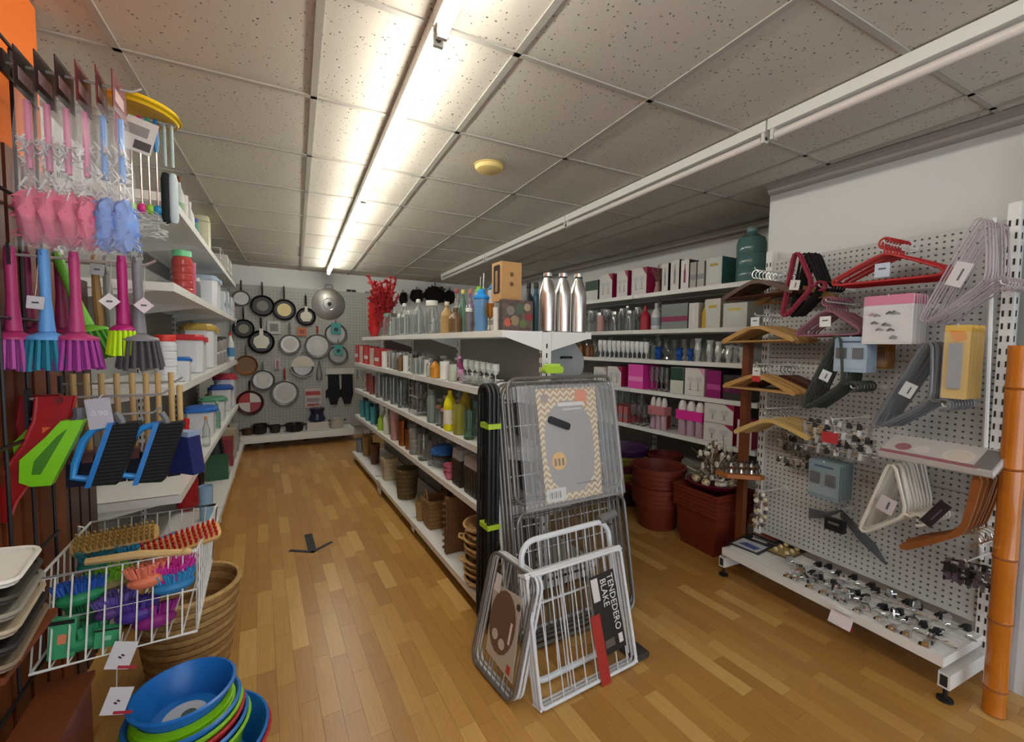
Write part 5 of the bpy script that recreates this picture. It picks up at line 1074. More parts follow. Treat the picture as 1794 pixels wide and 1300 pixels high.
for (px, py, rp, rim, inner, hd, hl, kw, lab) in [
    (423, 523, 14, SST, SST, BK, .13, dict(), 'small steel saucepan at the left end of the pan display'),
    (460, 536, 19, BK, BKI, BK, .17, dict(ring=True, cmat=P('77736a')), 'black frying pan with a grey label ring beside the crepe pan'),
    (498, 543, 19, BK, P('cfae5e'), BK, .17, dict(card='round', cmat=P('d8c88a')), 'black pan with a golden crepe card'),
    (536, 555, 16, BK, BKI, BK, .17, dict(card='neck', cmat=CRM), 'black frying pan with a cream bottle-shaped card under the steel wok'),
    (427, 576, 17, BK, BKI, BK, .16, dict(ring=True, cmat=P('8a8474')), 'black frying pan with a tan ring, half behind the left shelves'),
    (458, 599, 21, BK, BKI, BK, .17, dict(card='neck', cmat=P('d5d0c2')), 'large black frying pan with a tall cream card'),
    (508, 603, 18, SST, P('a8a6a2'), SST, .15, dict(card='round', cmat=P('c4bdb8')), 'grey colander pan with a flower-print card'),
    (556, 606, 22, SST, SST, RD, .11, dict(ring=True, cmat=P('c9c4c0')), 'steel pan with a short red handle'),
    (588, 585, 19, SST, SST, SST, .07, dict(card='tag', cmat=P('3f8f88')), 'steel pan with a teal card, upper of two'),
    (592, 621, 17, SST, SST, SST, .07, dict(card='tag', cmat=P('4a9a92')), 'steel pan with a teal card, lower of two'),
    (432, 640, 18, P('8a5a34'), P('5a4630'), SST, .12, dict(card='round', cmat=P('7a5a3a')), 'copper-rimmed pan with a food photo card'),
    (461, 666, 19, SST, P('77746e'), SST, .10, dict(card='rect', cmat=P('c9c6c0')), 'round strainer with a white rectangular card'),
    (499, 688, 23, SST, BKI, RD, .16, dict(card='round', cmat=P('c4c0bc')), 'pan with a long dark red handle and white centre card'),
    (438, 705, 22, P('4a1c1e'), BKI, BK, .13, dict(card='quarter'), 'dark pan with a red and white chequered card')]:
    p = atY(px, py, PY); m = mpp(p); r = rp*m*.95
    t = thing('frying_pan', lab, 'pan', p); pan(t, r, rim, inner, hd, hl, **kw)
# wok lid, half-moon pan, tongs, cards
p = atY(576, 533, PY); m = mpp(p); t = thing('wok', 'big shiny steel wok with its lid, the largest on the pan display', 'wok', p); r = 27*m
G().lathe([(0, .05), (r*.2, .052), (r*.7, .03), (r, .008), (r*1.02, 0), (r*.95, 0), (0, 0)], 32).rot(Matrix.Rotation(pi/2, 4, 'X')).ob('lid', SST, t); G().lathe([(0, .09), (.022, .088), (.026, .075), (.012, .06), (.012, .05)], 14).rot(Matrix.Rotation(pi/2, 4, 'X')).ob('knob', BK, t)
G().tube([(-.05, -.02, r), (-.04, -.03, r+.05), (.04, -.03, r+.05), (.05, -.02, r)], .007, 6).ob('loop_handle', SST, t); G().lathe([(r*.35, .048), (r*.38, .051), (r*.38, .046)], 28).rot(Matrix.Rotation(pi/2, 4, 'X')).ob('ring', CHROME, t)
p = atY(530, 642, PY); m = mpp(p); t = thing('half_moon_pan', 'steel omelette pan with a half-moon white card', 'pan', p); r = 19*m
G().lathe([(0, 0), (r*.8, 0), (r, .04), (r*.96, .04), (r*.78, .006), (0, .006)], 26).rot(Matrix.Rotation(pi/2, 4, 'X')).ob('dish', SST, t); G().prism([(r*.95*cos(a), r*.95*sin(a)) for a in [pi*k/12 for k in range(13)]], -.045, -.042, 'y').ob('card', CRM, t, False); G().tube([(-.04, -.03, r*.9), (0, -.04, r*1.35), (.04, -.03, r*.9)], .006, 6).ob('handle', SST, t)
def flatcard(px, py, wp, hp, mt, lab, name='hanging_card', parts=(), cat='card'):
    p = atY(px, py, PY); m = mpp(p); t = thing(name, lab, cat, p); w, h = wp*m, hp*m
    c = G().box((0, -.012, 0), (w, .018, h)).ob('card', mt, t, False); G().tube([(0, .0, h*.5+.012), (0, -.05, h*.5+.012), (0, -.055, h*.5+.02)], .003, 5).ob('hook', STEEL, t)
    G().cyl((0, -.012, h*.48), (0, -.012, h*.5+.014), .004, n=6).ob('loop', STEEL, t)
    for nm, x, z, ww, hh, c2 in parts: G().box((x*w, -.022, z*h), (ww*w, .003, hh*h)).ob(nm, P(c2), t, False)
flatcard(480, 574, 21, 22, P('b8b6b0'), 'small white picture card between the cream-carded pans', parts=[('picture', 0, 0, .6, .6, '77746e')]); flatcard(529, 581, 15, 15, P('b06a3a'), 'small orange card above the steel pans', parts=[('picture', 0, 0, .5, .4, '8a3a24')])
flatcard(486, 637, 9, 20, P('b8a8ac'), 'slim pinkish tool pack under the colander pan', parts=[('tool', 0, -.1, .4, .7, '9a5a68')]); flatcard(548, 697, 26, 34, P('c2b4b0'), 'red and white skewer pack below the tongs', parts=[('print', 0, .25, .9, .2, 'a8403c'), ('print', 0, -.1, .8, .2, '9a8a86'), ('print', 0, -.35, .7, .1, 'a8403c')])
p = atY(559, 650, PY); t = thing('tongs', 'steel kitchen tongs beside the half-moon pan', 'tongs', p)
for s in (-1, 1): G().tube([(0, -.02, .16), (s*.02, -.02, .03), (s*.03, -.02, -.06), (s*.015, -.02, -.12)], [.006, .008, .012, .016], 6).ob('arm', SST, t)
G().cyl((0, -.0, .15), (0, -.04, .15), .005, n=6).ob('pin', SST, t)
p = atY(596, 680, PY); m = mpp(p); t = thing('oven_gloves', 'pair of black oven gloves with a white header above the deck', 'gloves', p)
G().box((0, -.012, 30*m), (46*m, .02, 10*m)).ob('header', P('c2c2ba'), t, False)
for s in (-1, 1): G().prism([(s*11*m+x*m, z*m) for x, z in ((-9, 24), (9, 24), (10, -10), (5, -28), (-5, -28), (-9, -14), (-13, -16), (-13, -4), (-9, 0))], -.03, -.005, 'y').ob('glove', P('17181a', .9), t, False)
# things on the pan deck
dz = .187
def dk(px, Y=6.34): return shY(px, Y, dz)
for k, (px, rp, hp, c, lab) in enumerate([(434, 10, 10, '4a2c20', 'brown casserole at the left end of the pan deck'), (456, 11, 17, '1d1b1a', 'black stew pot on the pan deck'), (482, 9, 13, '2a2a28', 'dark small pot beside the black stew pot'), (516, 15, 13, '1c1c1e', 'wide black grill pan on the pan deck'), (590, 12, 16, 'bdb6a6', 'cream bowl at the right end of the pan deck')]):
    p = dk(px); m = mpp(p); r = rp*m; t = thing('casserole' if px != 520 else 'grill_pan', lab, 'pot', p, 0)
    G().lathe(hollow([(0, 0), (r*.8, 0), (r*.9, .01), (r, hp*m), (r*1.04, hp*m)], r*.06, .006), 22).ob('pot', P(c, .3), t)
    for s in (-1, 1): G().tube([(s*r*.98, -.03, hp*m*.8), (s*r*1.25, -.02, hp*m*.82), (s*r*1.25, .02, hp*m*.82), (s*r*.98, .03, hp*m*.8)], .007, 6).ob('handle', P('1a1a1a'), t)
p = dk(556); m = mpp(p); t = thing('pedestal_stand', 'dark blue display stand on a white box on the pan deck', 'stand', p+Vector((0, 0, 15*m+.001))); G().lathe([(0, 0), (12*m, 0), (14*m, .02), (10*m, .1), (13*m, .17), (0, .17)], 18).ob('bowl', P('1e2440', .3), t); G().tube([(-10*m, 0, .16), (0, 0, .24), (10*m, 0, .16)], .006, 6).ob('handle', SST, t)
giftbox('white_carton', 'low white carton under the dark blue stand on the pan deck', 'box', p.y-.1, p.y+.1, dz, p.x-.13, p.x+.13, 14*m, P('d2cec6'), P('c8c4ba'))
# hanging straps and packs right of the pans
def strap(px, y0, y1, c, lab, wd=.05, Y=6.60):
    a, b = atY(px, y0, Y), atY(px+3, y1, Y); t = thing('hanging_strap', lab, 'strap', a); L_ = a.z-b.z
    G().sheet(lambda u, v: (wd*(v-.5)+.04*sin(u*3), -.02-.03*sin(pi*u), -L_*u), 12, 2).ob('strap', c, t); G().sheet(lambda u, v: (wd*(v-.5)+.07+.02*sin(u*3), -.03, -L_*u*.95), 12, 2).ob('strap', c, t)
    G().box((.03, -.01, .0), (.12, .03, .04)).ob('hanger_clip', BK, t, False)
    G().cyl((.03, .02, 0), (.03, -.04, 0), .006, n=6).ob('peg', STEEL, t)
strap(611, 510, 600, P('1c1c1c', .6), 'black belt strap hanging right of the pans', .06, 6.63); strap(618, 585, 650, P('26345c', .6), 'navy strap hanging below the black belt', .05, 6.63)
for k, (px, py, wp, hp, c, lab) in enumerate([(633, 527, 16, 22, '5a3a50', 'plum carded pack on the back wall'), (634, 552, 14, 22, '2e3240', 'dark blue carded pack below the plum one'), (646, 520, 12, 18, '8a8086', 'grey carded pack beside the plum one'), (636, 578, 15, 20, '4a3a34', 'brown carded pack below the dark blue one')]):
    p = atY(px, py, 6.62); m = mpp(p); t = thing('carded_pack', lab, 'pack', p); G().box((0, 0, 0), (wp*m, .03, hp*m)).ob('card', P(c), t, False); G().box((0, -.02, -hp*m*.1), (wp*m*.6, .02, hp*m*.5)).ob('product', P('a8a0a4'), t, False); G().cyl((0, .03, hp*m*.45), (0, -.03, hp*m*.45), .004, n=6).ob('peg', STEEL, t)
random.seed(61)
for k, (px, py, wp, hp, lab) in enumerate([(762, 517, 40, 30, 'black furry bag hanging high on the back wall'), (788, 521, 18, 24, 'small black furry pouch beside the furry bag'), (730, 519, 24, 22, 'dark framed bag left of the furry bag'), (706, 524, 14, 22, 'flat black pouch left of the dark framed bag')]):
    p = atY(px, py, 6.60); m = mpp(p); t = thing('hanging_bag', lab, 'bag', p); g = G().sph((0, 0, 0), (wp*m/2, .05, hp*m/2), 16, 10); g.v = [(x*(1+random.uniform(-.06, .06)), y, z*(1+random.uniform(-.06, .06))) for x, y, z in g.v]; g.ob('bag', P('17120f', .95), t)
    g = G()
    for q in range(60): a = random.uniform(0, 6.28); e = random.uniform(-.8, 1); c = Vector((wp*m*.48*cos(a)*sqrt(1-e*e*.8), -.03, hp*m*.48*e)); g.tube([c, c*1.14+Vector((0, -.02, random.uniform(-.01, .01)))], [.014, .003], 4)
    g.ob('fur', P('17120f', .95), t)['kind'] = 'stuff'; G().tube([(-.02, 0, hp*m*.42), (0, 0, hp*m*.74), (.02, 0, hp*m*.42)], .006, 6).ob('strap', BK, t); G().cyl((0, .05, hp*m*.72), (0, -.03, hp*m*.72), .005, n=6).ob('peg', STEEL, t)
# ------------------------------------------------------------------ containers on the left wall shelves
LN = Vector((cos(LR), sin(LR), 0)); LU = Vector((-sin(LR), cos(LR), 0))
def lpt(px, z, d):                       # place on a left shelf: photo column, height, distance behind the front edge
    o = Vector((lx(4.4)-d, 4.4, 0)); y = 600.0
    for _ in range(4): P_ = onplane(px, y, o, LN); y = proj((P_.x, P_.y, z))[1]
    return Vector((P_.x, min(P_.y, 5.9), z))
LZs = [z+.0015 for z in LZ]
def lput(kind, px, zi, wp, hp, lab, d=.06, group=None, dd=None, **kw):
    p = lpt(px, LZs[zi], d); m = mpp(p); w, h = wp*m, hp*m
    for k in range(40):
        q = lpt(px, LZs[zi], d)+LU*(.012*((k+1)//2)*(1 if k % 2 else -1))-LN*.006*(k//2); b = (q.x-w*.5, q.x+w*.5, q.y-(dd or w)*.5, q.y+(dd or w)*.5, q.z, q.z+h)
        if free(b): p = q; OCC.append(b); break
    return put(kind, p, w, h, lab, group, rz=LR, d=dd, **kw)
def ltub(px, zi, L_, w, hp, lab, lid, c=None, d=None, **kw):      # rectangular tub, length along the shelf in metres
    p = lpt(px, LZs[zi], w/2+.012); m = mpp(p); OCC.append((p.x-w/2, p.x+w/2, p.y-L_/2, p.y+L_/2, p.z, p.z+hp*m)); return put('food', p, w*1.06, hp*m, lab, rz=LR, d=L_*1.06, c=c, lid=lid, **kw)
# top shelf
for px, kind, wp, hp, lab, kw in [
    (316, 'bottle', 15, 84, 'tall white bottle with a brown cap on the top left shelf', dict(c=P('cfd4cf'), cap=P('7a4a28'), band=P('8fae90'))), (323, 'tumbler', 14, 60, 'white beaker with a red window print on the top left shelf', dict(c=P('d8c8c8'))),
    (334, 'bottle', 13, 62, 'plain white tall bottle on the top left shelf', dict(c=P('e6e4dc'), cap=P('e6e4dc'))), (341, 'jar', 15, 42, 'green jar with a navy lid on the top left shelf', dict(c=P('5f9a84', .3), lid=P('2c4a9a')))]:
    lput(kind, px, 0, wp, hp, lab, .07, **kw)
p = lpt(355, LZs[0], .09); m = mpp(p); t = thing('cereal_canister', 'cream rounded canister, the biggest on the top left shelf', 'container', p, LR); G().lathe([(0, 0), (.5, 0), (.52, .02), (.52, .8), (.46, .93), (.3, 1), (0, 1)], 20, sq=.5).rot(Matrix.Diagonal((24*m, 26*m, 72*m, 1))).ob('canister', P('d8d2b4'), t); G().lathe([(.54, .78), (.55, .79), (.55, .8), (.54, .81)], 20, sq=.5).rot(Matrix.Diagonal((24*m, 26*m, 72*m, 1))).ob('seam', P('b8b294'), t)
p = lpt(372, LZs[0], .1); t = thing('dish_rack', 'white wire plate rack on the top left shelf', 'rack', p, LR)
for z in (.01, .09, .17): G().tube([(-.08, -.16, z), (.08, -.16, z), (.08, .16, z), (-.08, .16, z)], .004, 6, True).ob('ring', WIREW, t)
for s in (-1, 1):
    for y in (-.16, .16): G().cyl((s*.08, y, 0), (s*.08, y, .17), .004, n=6).ob('post', WIREW, t)
for k, (px, hp, lab) in enumerate(((382, 26, 'white carton beside the plate rack'), (388, 24, 'small white carton with grey print'))):
    p = lpt(px, LZs[0], .07); giftbox('white_carton', lab+' on the top left shelf', 'box', p.y-.12, p.y+.12, LZs[0], p.x-.08, p.x+.085, hp*mpp(p), P('d2d0c6'), P('c2c0b6'), 'band', P('8a8880'), fx=1)
lput('bottle', 395, 0, 7, 34, 'black bottle near the far end of the top left shelf', .06, c=BLACK, cap=BLACK); lput('bottle', 401, 0, 6, 26, 'cream bottle with a red cap at the far end of the top left shelf', .05, c=P('d6cfc2'), cap=P('8a2a2a'))
# second shelf
lput('pet', 321, 1, 30, 78, 'red canister with a mint green lid on the second left shelf', .075, c=M('red_clear', hexc('b84a48'), .15, alpha=.9), lid=P('6fc890')); lput('tumbler', 337, 1, 13, 62, 'pink beaker behind the red canister', .05, c=P('c0587a')); lput('jar', 345, 1, 12, 38, 'grey spice jar with white lid in front of the blue boxes', .04, c=P('5f6a66'), lid=P('c9c9c2'))
p = lpt(368, LZs[1], .1); ltub(362, 1, .42, .22, 58, 'ice-blue lidded storage tub on the second left shelf', P('a8bccf', .3), c=FROST, key='ice')
t = thing('storage_crate', 'dark teal crate at the back of the second left shelf', 'container', lpt(378, LZs[1], .25), LR); G().bb((-.06, -.5, 0), (.06, .7, .30)).ob('crate', P('46606a'), t, False); G().bb((-.065, -.51, .27), (.065, .71, .30)).ob('rim', P('3a525c'), t, False)
for k, px in enumerate((388, 395, 401, 406)):
    p = lpt(px, LZs[1], .04); giftbox('coffee_pack', ('small white pack with blue print', 'white pack with teal print', 'white and pale blue pack', 'white pack with a pink ticket')[k]+' near the far end of the second left shelf', 'box', p.y-.09, p.y+.09, LZs[1], p.x-.08, p.x+.03, (36, 40, 34, 30)[k]*mpp(p), P(('cfd6d8', 'd2dada', 'c8d4dc', 'd8c8cc')[k]), P('b8c0c4'), 'band', P(('4a6a9a', '4a8a8a', '8aa8c4', 'c47a94')[k]), fx=1)
p = lpt(413, LZ[1]-.03, -.004); t = thing('price_ticket', 'pale pink price ticket clipped to the second left shelf edge', 'ticket', p, LR); G().box((0, 0, -.02), (.002, .10, .07)).ob('ticket', P('d8b0c0'), t, False); G().box((.0015, 0, -.02), (.001, .05, .008)).ob('print', P('7a4a5a'), t, False); G().box((-.002, 0, .012), (.004, .05, .02)).ob('clip', WHITE, t, False)
# third shelf
lput('pet', 292, 2, 32, 84, 'clear canister with a red screw lid on the third left shelf', .08, lid=P('d83a34'), c=FROST)
ltub(330, 2, .26, .22, 66, 'clear tub with a red clip lid on the third left shelf', P('c23038'), key='redclip'); ltub(352, 2, .42, .24, 76, 'tall clear box with a gold lid on the third left shelf', P('b89a4a'), key='gold')
t_ = lpt(316, LZs[2], .055); put('food', t_+LN*.02-LU*.1, .10, .13, 'small tub with a blue clip lid in front of the red-lidded tub', rz=LR, lid=P('2a6ab8'), key='blueclip')
for k, px in enumerate((376, 382, 388, 394)):
    for j in range(2):
        p = lpt(px, LZs[2], .07); m = mpp(p); h = 22*m; put('jar', p+Vector((0, 0, j*(h+.001)))-LN*.02, 15*m, h, 'small black-lidded spice jar in two layers on the third left shelf', 'two-layer spice jars', c=P('8d8784', .3), lid=P('3a3836' if j else 'c9c9c4'))
lput('bottle', 405, 2, 11, 50, 'white squeeze bottle with a red cap on the third left shelf', .05, c=P('d8dade'), cap=P('c2452e'), band=P('4a86b8'))
# fourth shelf
for px, L_, hp, lid, lab in ((388, .30, 44, '2a56a8', 'white tub with a dark blue lid on the fourth left shelf'), (400, .4, 58, 'b83a44', 'stack-ribbed tub with a red lid at the far end of the fourth left shelf'), (374, .3, 40, '5f9f7c', 'low tub with a green lid on the fourth left shelf'), (352, .30, 50, '2f6fc4', 'tub with a bright blue lid on the fourth left shelf')):
    ltub(px, 3, L_, .22, hp, lab, P(lid), key=lid)
lput('bottle', 329, 3, 24, 92, 'bright red tall bottle on the fourth left shelf', .04, c=P('c41a1a'), cap=P('c41a1a')); lput('tumbler', 343, 3, 13, 46, 'flower-print beaker on the fourth left shelf', .03, c=M('flower_print', hexc('c46a7c'), .4, var=.9, vscale=70)); lput('swing', 381, 3, 10, 48, 'clear green bottle on the fourth left shelf', .04, c=GLASSG, cap=P('8fc0a0')); lput('swing', 362, 3, 11, 52, 'clear bottle with orange stopper on the fourth left shelf', .03, cap=P('d88a4c'), key='or')
random.seed(95)        # fill the far half of the left shelves
for zi, hp, nm in ((0, 30, 'top'), (1, 36, 'second'), (2, 40, 'third'), (3, 40, 'fourth')):
    for k, px in enumerate((346, 356, 366, 376, 386, 394)):
        lc = random.choice(('c8404a', '2a6ab8', '5f9f7c', 'd8d6d0', 'c9a24a', '3a3f4a')); kd = random.choice(('food', 'pet', 'jar'))
        lput(kd, px, zi, 16*(1-.03*k*2), hp*random.uniform(.7, 1.05)*(1-.06*k), {'c8404a': 'red', '2a6ab8': 'blue', '5f9f7c': 'green', 'd8d6d0': 'white', 'c9a24a': 'golden', '3a3f4a': 'dark'}[lc]+'-lidded '+{'food': 'clip tub', 'pet': 'ringed canister', 'jar': 'jar'}[kd]+' in the back row of the %s left shelf' % nm, .19, 'back row of the %s left shelf' % nm, lid=P(lc), key=lc)
# deck: bags and boxes
def bag(px, d, wp, hp, lab, c, strap=BLACK, s=1):
    p = lpt(px, LZs[4], d); m = mpp(p); w, h = wp*m, hp*m; t = thing('backpack', lab, 'bag', p, LR)
    G().lathe([(0, 0), (.42, 0), (.5, .08), (.5, .6), (.42, .85), (.2, .97), (0, 1)], 18, sq=.35).rot(Matrix.Diagonal((w*.55, w, h, 1))).ob('body', c, t); G().lathe([(0, 0), (.36, 0), (.42, .1), (.4, .35), (.25, .42), (0, .43)], 16, (.3, 0, .08), sq=.3).rot(Matrix.Diagonal((w*.55, w*.8, h, 1))).ob('pocket', c, t)
    for y in (-.18, .18): G().tube([(w*.25, y*w, h*.9), (w*.36, y*w*1.2, h*.6), (w*.34, y*w*1.3, h*.2)], .012, 6).ob('strap', strap, t)
    G().tube([(0, -.04, h*.97), (0, -.03, h*1.05), (0, .03, h*1.05), (0, .04, h*.97)], .008, 6).ob('grab_loop', strap, t)
bag(330, .17, 56, 86, 'bright red backpack with a black strap on the deck behind the basket', P('b01c22', .7)); bag(378, .10, 30, 64, 'dark grey backpack on the left deck', P('34363a', .8)); bag(395, .09, 20, 56, 'black bag with a wine red side on the left deck', P('2a2024', .8), P('7a2438'))
lput('tumbler', 362, 4, 22, 60, 'clear blue-labelled pack in front of the grey backpack', .02, c=P('8fb0cc', .3)); 
for px, hp, c, lab in ((401, 46, '8a2a34', 'wine red carton on the left deck'), (406, 50, 'b0a488', 'tan carton with a pale top on the left deck'), (411, 44, '9a9a98', 'grey striped carton at the far end of the left deck'), (392, 36, '2a5a3c', 'green carton on the left deck')):
    p = lpt(px, LZs[4], .02); giftbox('carton', lab, 'box', p.y-.1, p.y+.1, LZs[4], p.x-.12, p.x+.04, hp*mpp(p), P(c), P(c), 'band', P('c2beb4'), fx=1)
# ------------------------------------------------------------------ hooks on the wire grid and what hangs there
def hookrod(tip, ln, lab, two=False):
    t = thing('grid_hook', lab, 'hook', Vector((PXF-.002, tip.y, tip.z)))
    L_ = tip.x-PXF; G().tube([(0, 0, 0), (L_*.5, 0, 0), (L_-.02, 0, 0), (L_, 0, .014)], .0035, 6).ob('rod', M('hook_chrome', hexc('b4b0ac'), .3, .5), t); G().box((-.002, 0, 0), (.006, .03, .05)).ob('plate', DKMET, t, False); return t
def xat(px, py, Y): return atY(px, py, Y).x
# 1: feather dusters in bags
Y1 = 1.52; tip1 = atY(250, 166, Y1); hookrod(tip1, .3, 'wire hook carrying the bagged feather dusters')
random.seed(71)
def duster(col, hcol, hdr):
    def b(r):
        # hangs in the y-z plane, hole at the origin
        G().bb((-.0012, -.055, -.075), (.0012, .055, .02)).ob('header_card', hdr, r, False); G().bb((.0014, -.04, -.05), (.0018, .03, -.02)).ob('header_print', P('c4a0a4'), r, False)
        G().cyl((0, 0, -.08), (0, 0, -.24), .007, n=8).ob('handle', hcol, r)
        g = G().sph((0, 0, -.355), (.028, .046, .066), 14, 10); g.v = [(x+random.uniform(-.006, .006), y+random.uniform(-.008, .008), z+random.uniform(-.008, .008)) for x, y, z in g.v]; g.ob('plume', col, r)
        g = G()
        for k in range(50):
            a, q = random.uniform(0, 6.28), random.uniform(-.41, -.30); d = Vector((.6*cos(a), sin(a), random.uniform(-.4, .4))).normalized(); p = Vector((.02*cos(a), .035*sin(a), q)); g.tube([p, p+d*.018+Vector((0, 0, -.012))], [.003, .0006], 4)
        g.ob('plume_fibres', col, r)['kind'] = 'stuff'
        g = G()
        for k in range(34):
            a, q = random.uniform(0, 6.28), random.uniform(-.30, -.16); p = Vector((.006*cos(a), .01*sin(a), q)); g.tube([p, p+Vector((.012*cos(a), .032*sin(a), random.uniform(-.03, .02)))], [.0032, .0012], 4)
        g.ob('white_tufts', P('d8d4d6', .6), r)['kind'] = 'stuff'
        g = G()
        for i in range(10):
            for j in range(12): t_ = 2*pi*j/12; f = i/9; g.v.append(((.012+.02*f)*cos(t_)+random.uniform(-.004, .004), .056*(.95+.05*f)*sin(t_)+random.uniform(-.003, .003), -.07-.365*f))
        for i in range(9):
            for j in range(12): g.f.append((i*12+j, i*12+(j+1) % 12, (i+1)*12+(j+1) % 12, (i+1)*12+j))
        g.f.append(tuple(108+j for j in range(12))); g.ob('bag', FILM, r)
    return b
PKP, BLP = P('d8577c', .8), P('6c8fd4', .8); HB, HR = P('2a1c1e'), P('6a2a30')
for k, (px, blue, hr, lab) in enumerate([(8, 0, 0, 'pink duster bag against the grid, with a black header'), (42, 0, 0, 'pink duster bag, second from the grid'), (72, 0, 0, 'pink duster bag with a black header between two pink ones'), (98, 0, 1, 'pink duster bag with a dark red header beside the blue ones'), (134, 1, 1, 'blue duster bag beside the pink ones'), (182, 1, 1, 'blue duster bag nearest the hook tip')]):
    x = max(xat(px, 165, Y1), PXF+.03+.034*k); 
    inst(('feather_duster', blue, hr), duster(BLP if blue else PKP, P('5f8fd0') if blue else P('d0789c'), HR if hr else HB), lab, 'duster', (x, Y1, tip1.z+.003), random.uniform(-.06, .06))
# 2: bottle brushes and odd brushes
Y2 = 1.78; tip2 = atY(316, 222, Y2); hookrod(tip2, .3, 'wire hook carrying the bottle brushes under the yellow disc')
p = Vector((xat(252, 205, Y2), Y2, tip2.z+.012)); t = thing('flying_disc', 'bright yellow round plastic disc resting on the brush hook', 'disc', p); G().lathe([(0, .0), (.085, 0), (.092, .012), (.086, .026), (.05, .032), (0, .034)], 26).rot(Matrix.Rotation(RAD(9), 4, 'Y')).ob('disc', P('e0b818'), t); G().lathe([(.092, .008), (.096, .012), (.092, .016)], 26).rot(Matrix.Rotation(RAD(9), 4, 'Y')).ob('rim', P('c9a210'), t)
def botbrush(ball, hnd):
    def b(r):
        G().tube([(0, 0, .01), (0, 0, -.06), (0, 0, -.09)], [.006, .009, .005], 8).ob('grip', hnd, r); G().cyl((0, 0, -.09), (0, 0, -.27), .0025, n=6).ob('wire', STEEL, r); G().sph((0, 0, -.27), (.013, .013, .016), 10, 7).ob('ball', ball, r)
        g = G()
        for k in range(60): a, q = random.uniform(0, 6.28), -.28-.075*random.random(); g.tube([(0, 0, q), (.024*cos(a), .024*sin(a), q+random.uniform(-.006, .006))], [.0016, .0008], 4)
        g.ob('bristles', P('dedede', .6), r)['kind'] = 'stuff'
    return b
for px, c, h, lab in ((206, 'c0307a', 'a8246c', 'bottle brush with a magenta grip'), (228, '8ab83a', '7fb032', 'bottle brush with a lime grip and lime ball'), (244, 'd8308a', 'c02878', 'bottle brush with a bright pink ball'), (258, '86b83a', '3c9a84', 'bottle brush with a green ball and teal grip'), (272, '1f86b8', '2a7ab0', 'bottle brush with a blue ball')):
    inst(('bottle_brush', c, h), botbrush(P(c), P(h)), lab, 'brush', (xat(px, 222, Y2), Y2, tip2.z-.005))
p = Vector((xat(236, 250, Y2-.035), Y2-.03, tip2.z-.012)); t = thing('barcode_card', 'white barcode card hanging in front of the bottle brushes', 'card', p); G().box((.012, -.008, -.055), (.075, .0015, .10), ry=RAD(14)).ob('card', P('c9c8c4'), t, False); G().box((.018, -.0095, -.085), (.04, .001, .026), ry=RAD(14)).ob('barcode', P('4a4a4a'), t, False); G().box((.008, -.0095, -.04), (.055, .001, .03), ry=RAD(14)).ob('print', P('8a8886'), t, False); G().tube([(0, .03, .008), (0, -.008, -.006)], .001, 4).ob('string', P('c9c8c4'), t)
for px, c, lab in ((287, '16201f', 'black long-bristled bottle brush on the hook'), (300, 'b8c4c6', 'clear-bagged white brush at the hook tip')):
    inst(('long_brush', c), (lambda c: lambda r: (G().cyl((0, 0, .01), (0, 0, -.12), .005, n=8).ob('stem', P('8fa09c'), r), G().lathe([(0, -.30), (.009, -.295), (.013, -.28), (.013, -.16), (.008, -.14), (0, -.138)], 14).ob('bristle_roll', P(c, .9), r), G().tube([(.01*cos(a), 0, .012+.01*sin(a)) for a in [j*pi/4 for j in range(8)]], .002, 5, True).ob('eye', STEEL, r)))(c), lab, 'brush', (xat(px, 222, Y2), Y2, tip2.z-.014))
# 3: round dish brushes
Y3 = 1.50; tip3 = atY(275, 466, Y3); hookrod(tip3, .3, 'wire hook carrying the coloured dish brushes')
Y3b = 1.66; tip3b = atY(262, 470, Y3b); hookrod(tip3b, .3, 'second wire hook behind the coloured dish brushes')
def dishbrush(hc, bc, ln=.27, fan=1.0):
    def b(r):
        G().tube([(0, 0, .022), (0, 0, .0), (0, 0, -ln*.35), (0, 0, -ln*.55), (0, 0, -ln*.66)], [.009, .011, .0105, .014, .016], 12).ob('handle', hc, r); G().lathe([(.014, -ln*.66), (.022, -ln*.68), (.038*fan, -ln*.70), (.041*fan, -ln*.715), (.041*fan, -ln*.735), (0, -ln*.735)], 20).ob('collar', hc, r)
        g = G()
        for i in range(3):
            n = (7, 12, 17)[i]; rr_ = (.012, .024, .036)[i]*fan
            for k in range(n): a = 2*pi*k/n+i; g.tube([(rr_*cos(a), rr_*sin(a), -ln*.73), (rr_*1.3*cos(a), rr_*1.3*sin(a), -ln*random.uniform(.98, 1.02))], [.0045, .0055], 5)
        g.ob('bristles', bc, r)['kind'] = 'stuff'
        G().tube([(0, .011*cos(a), .012+.008*sin(a)) for a in [j*pi/4 for j in range(8)]], .003, 5, True).ob('eye', hc, r)
    return b
for px, hc, bc, lab, y in ((18, 'a83068', 'a84a98', 'pink dish brush next to the grid', Y3), (77, '5f9ad8', '1f7a94', 'sky blue dish brush with teal bristles', Y3), (130, 'b03a70', 'a03a92', 'pink dish brush between the blue and the magenta brush', Y3), (240, '77757a', '4a474c', 'grey dish brush at the hook tip', Y3)):
    inst(('dish_brush', hc, bc), dishbrush(P(hc), P(bc, .7)), lab, 'brush', (xat(px, 466, y), y, tip3.z-.004), 0)
for px, hc, bc, lab in ((46, '8a2450', '8a2450', 'plum dish brush on the hook behind, next to the grid'), (104, '8a2450', '7a2448', 'plum dish brush on the hook behind, beside the green one')): inst(('dish_brush', hc, bc), dishbrush(P(hc), P(bc, .7)), lab, 'brush', (xat(px, 470, Y3b), Y3b, tip3b.z-.004))
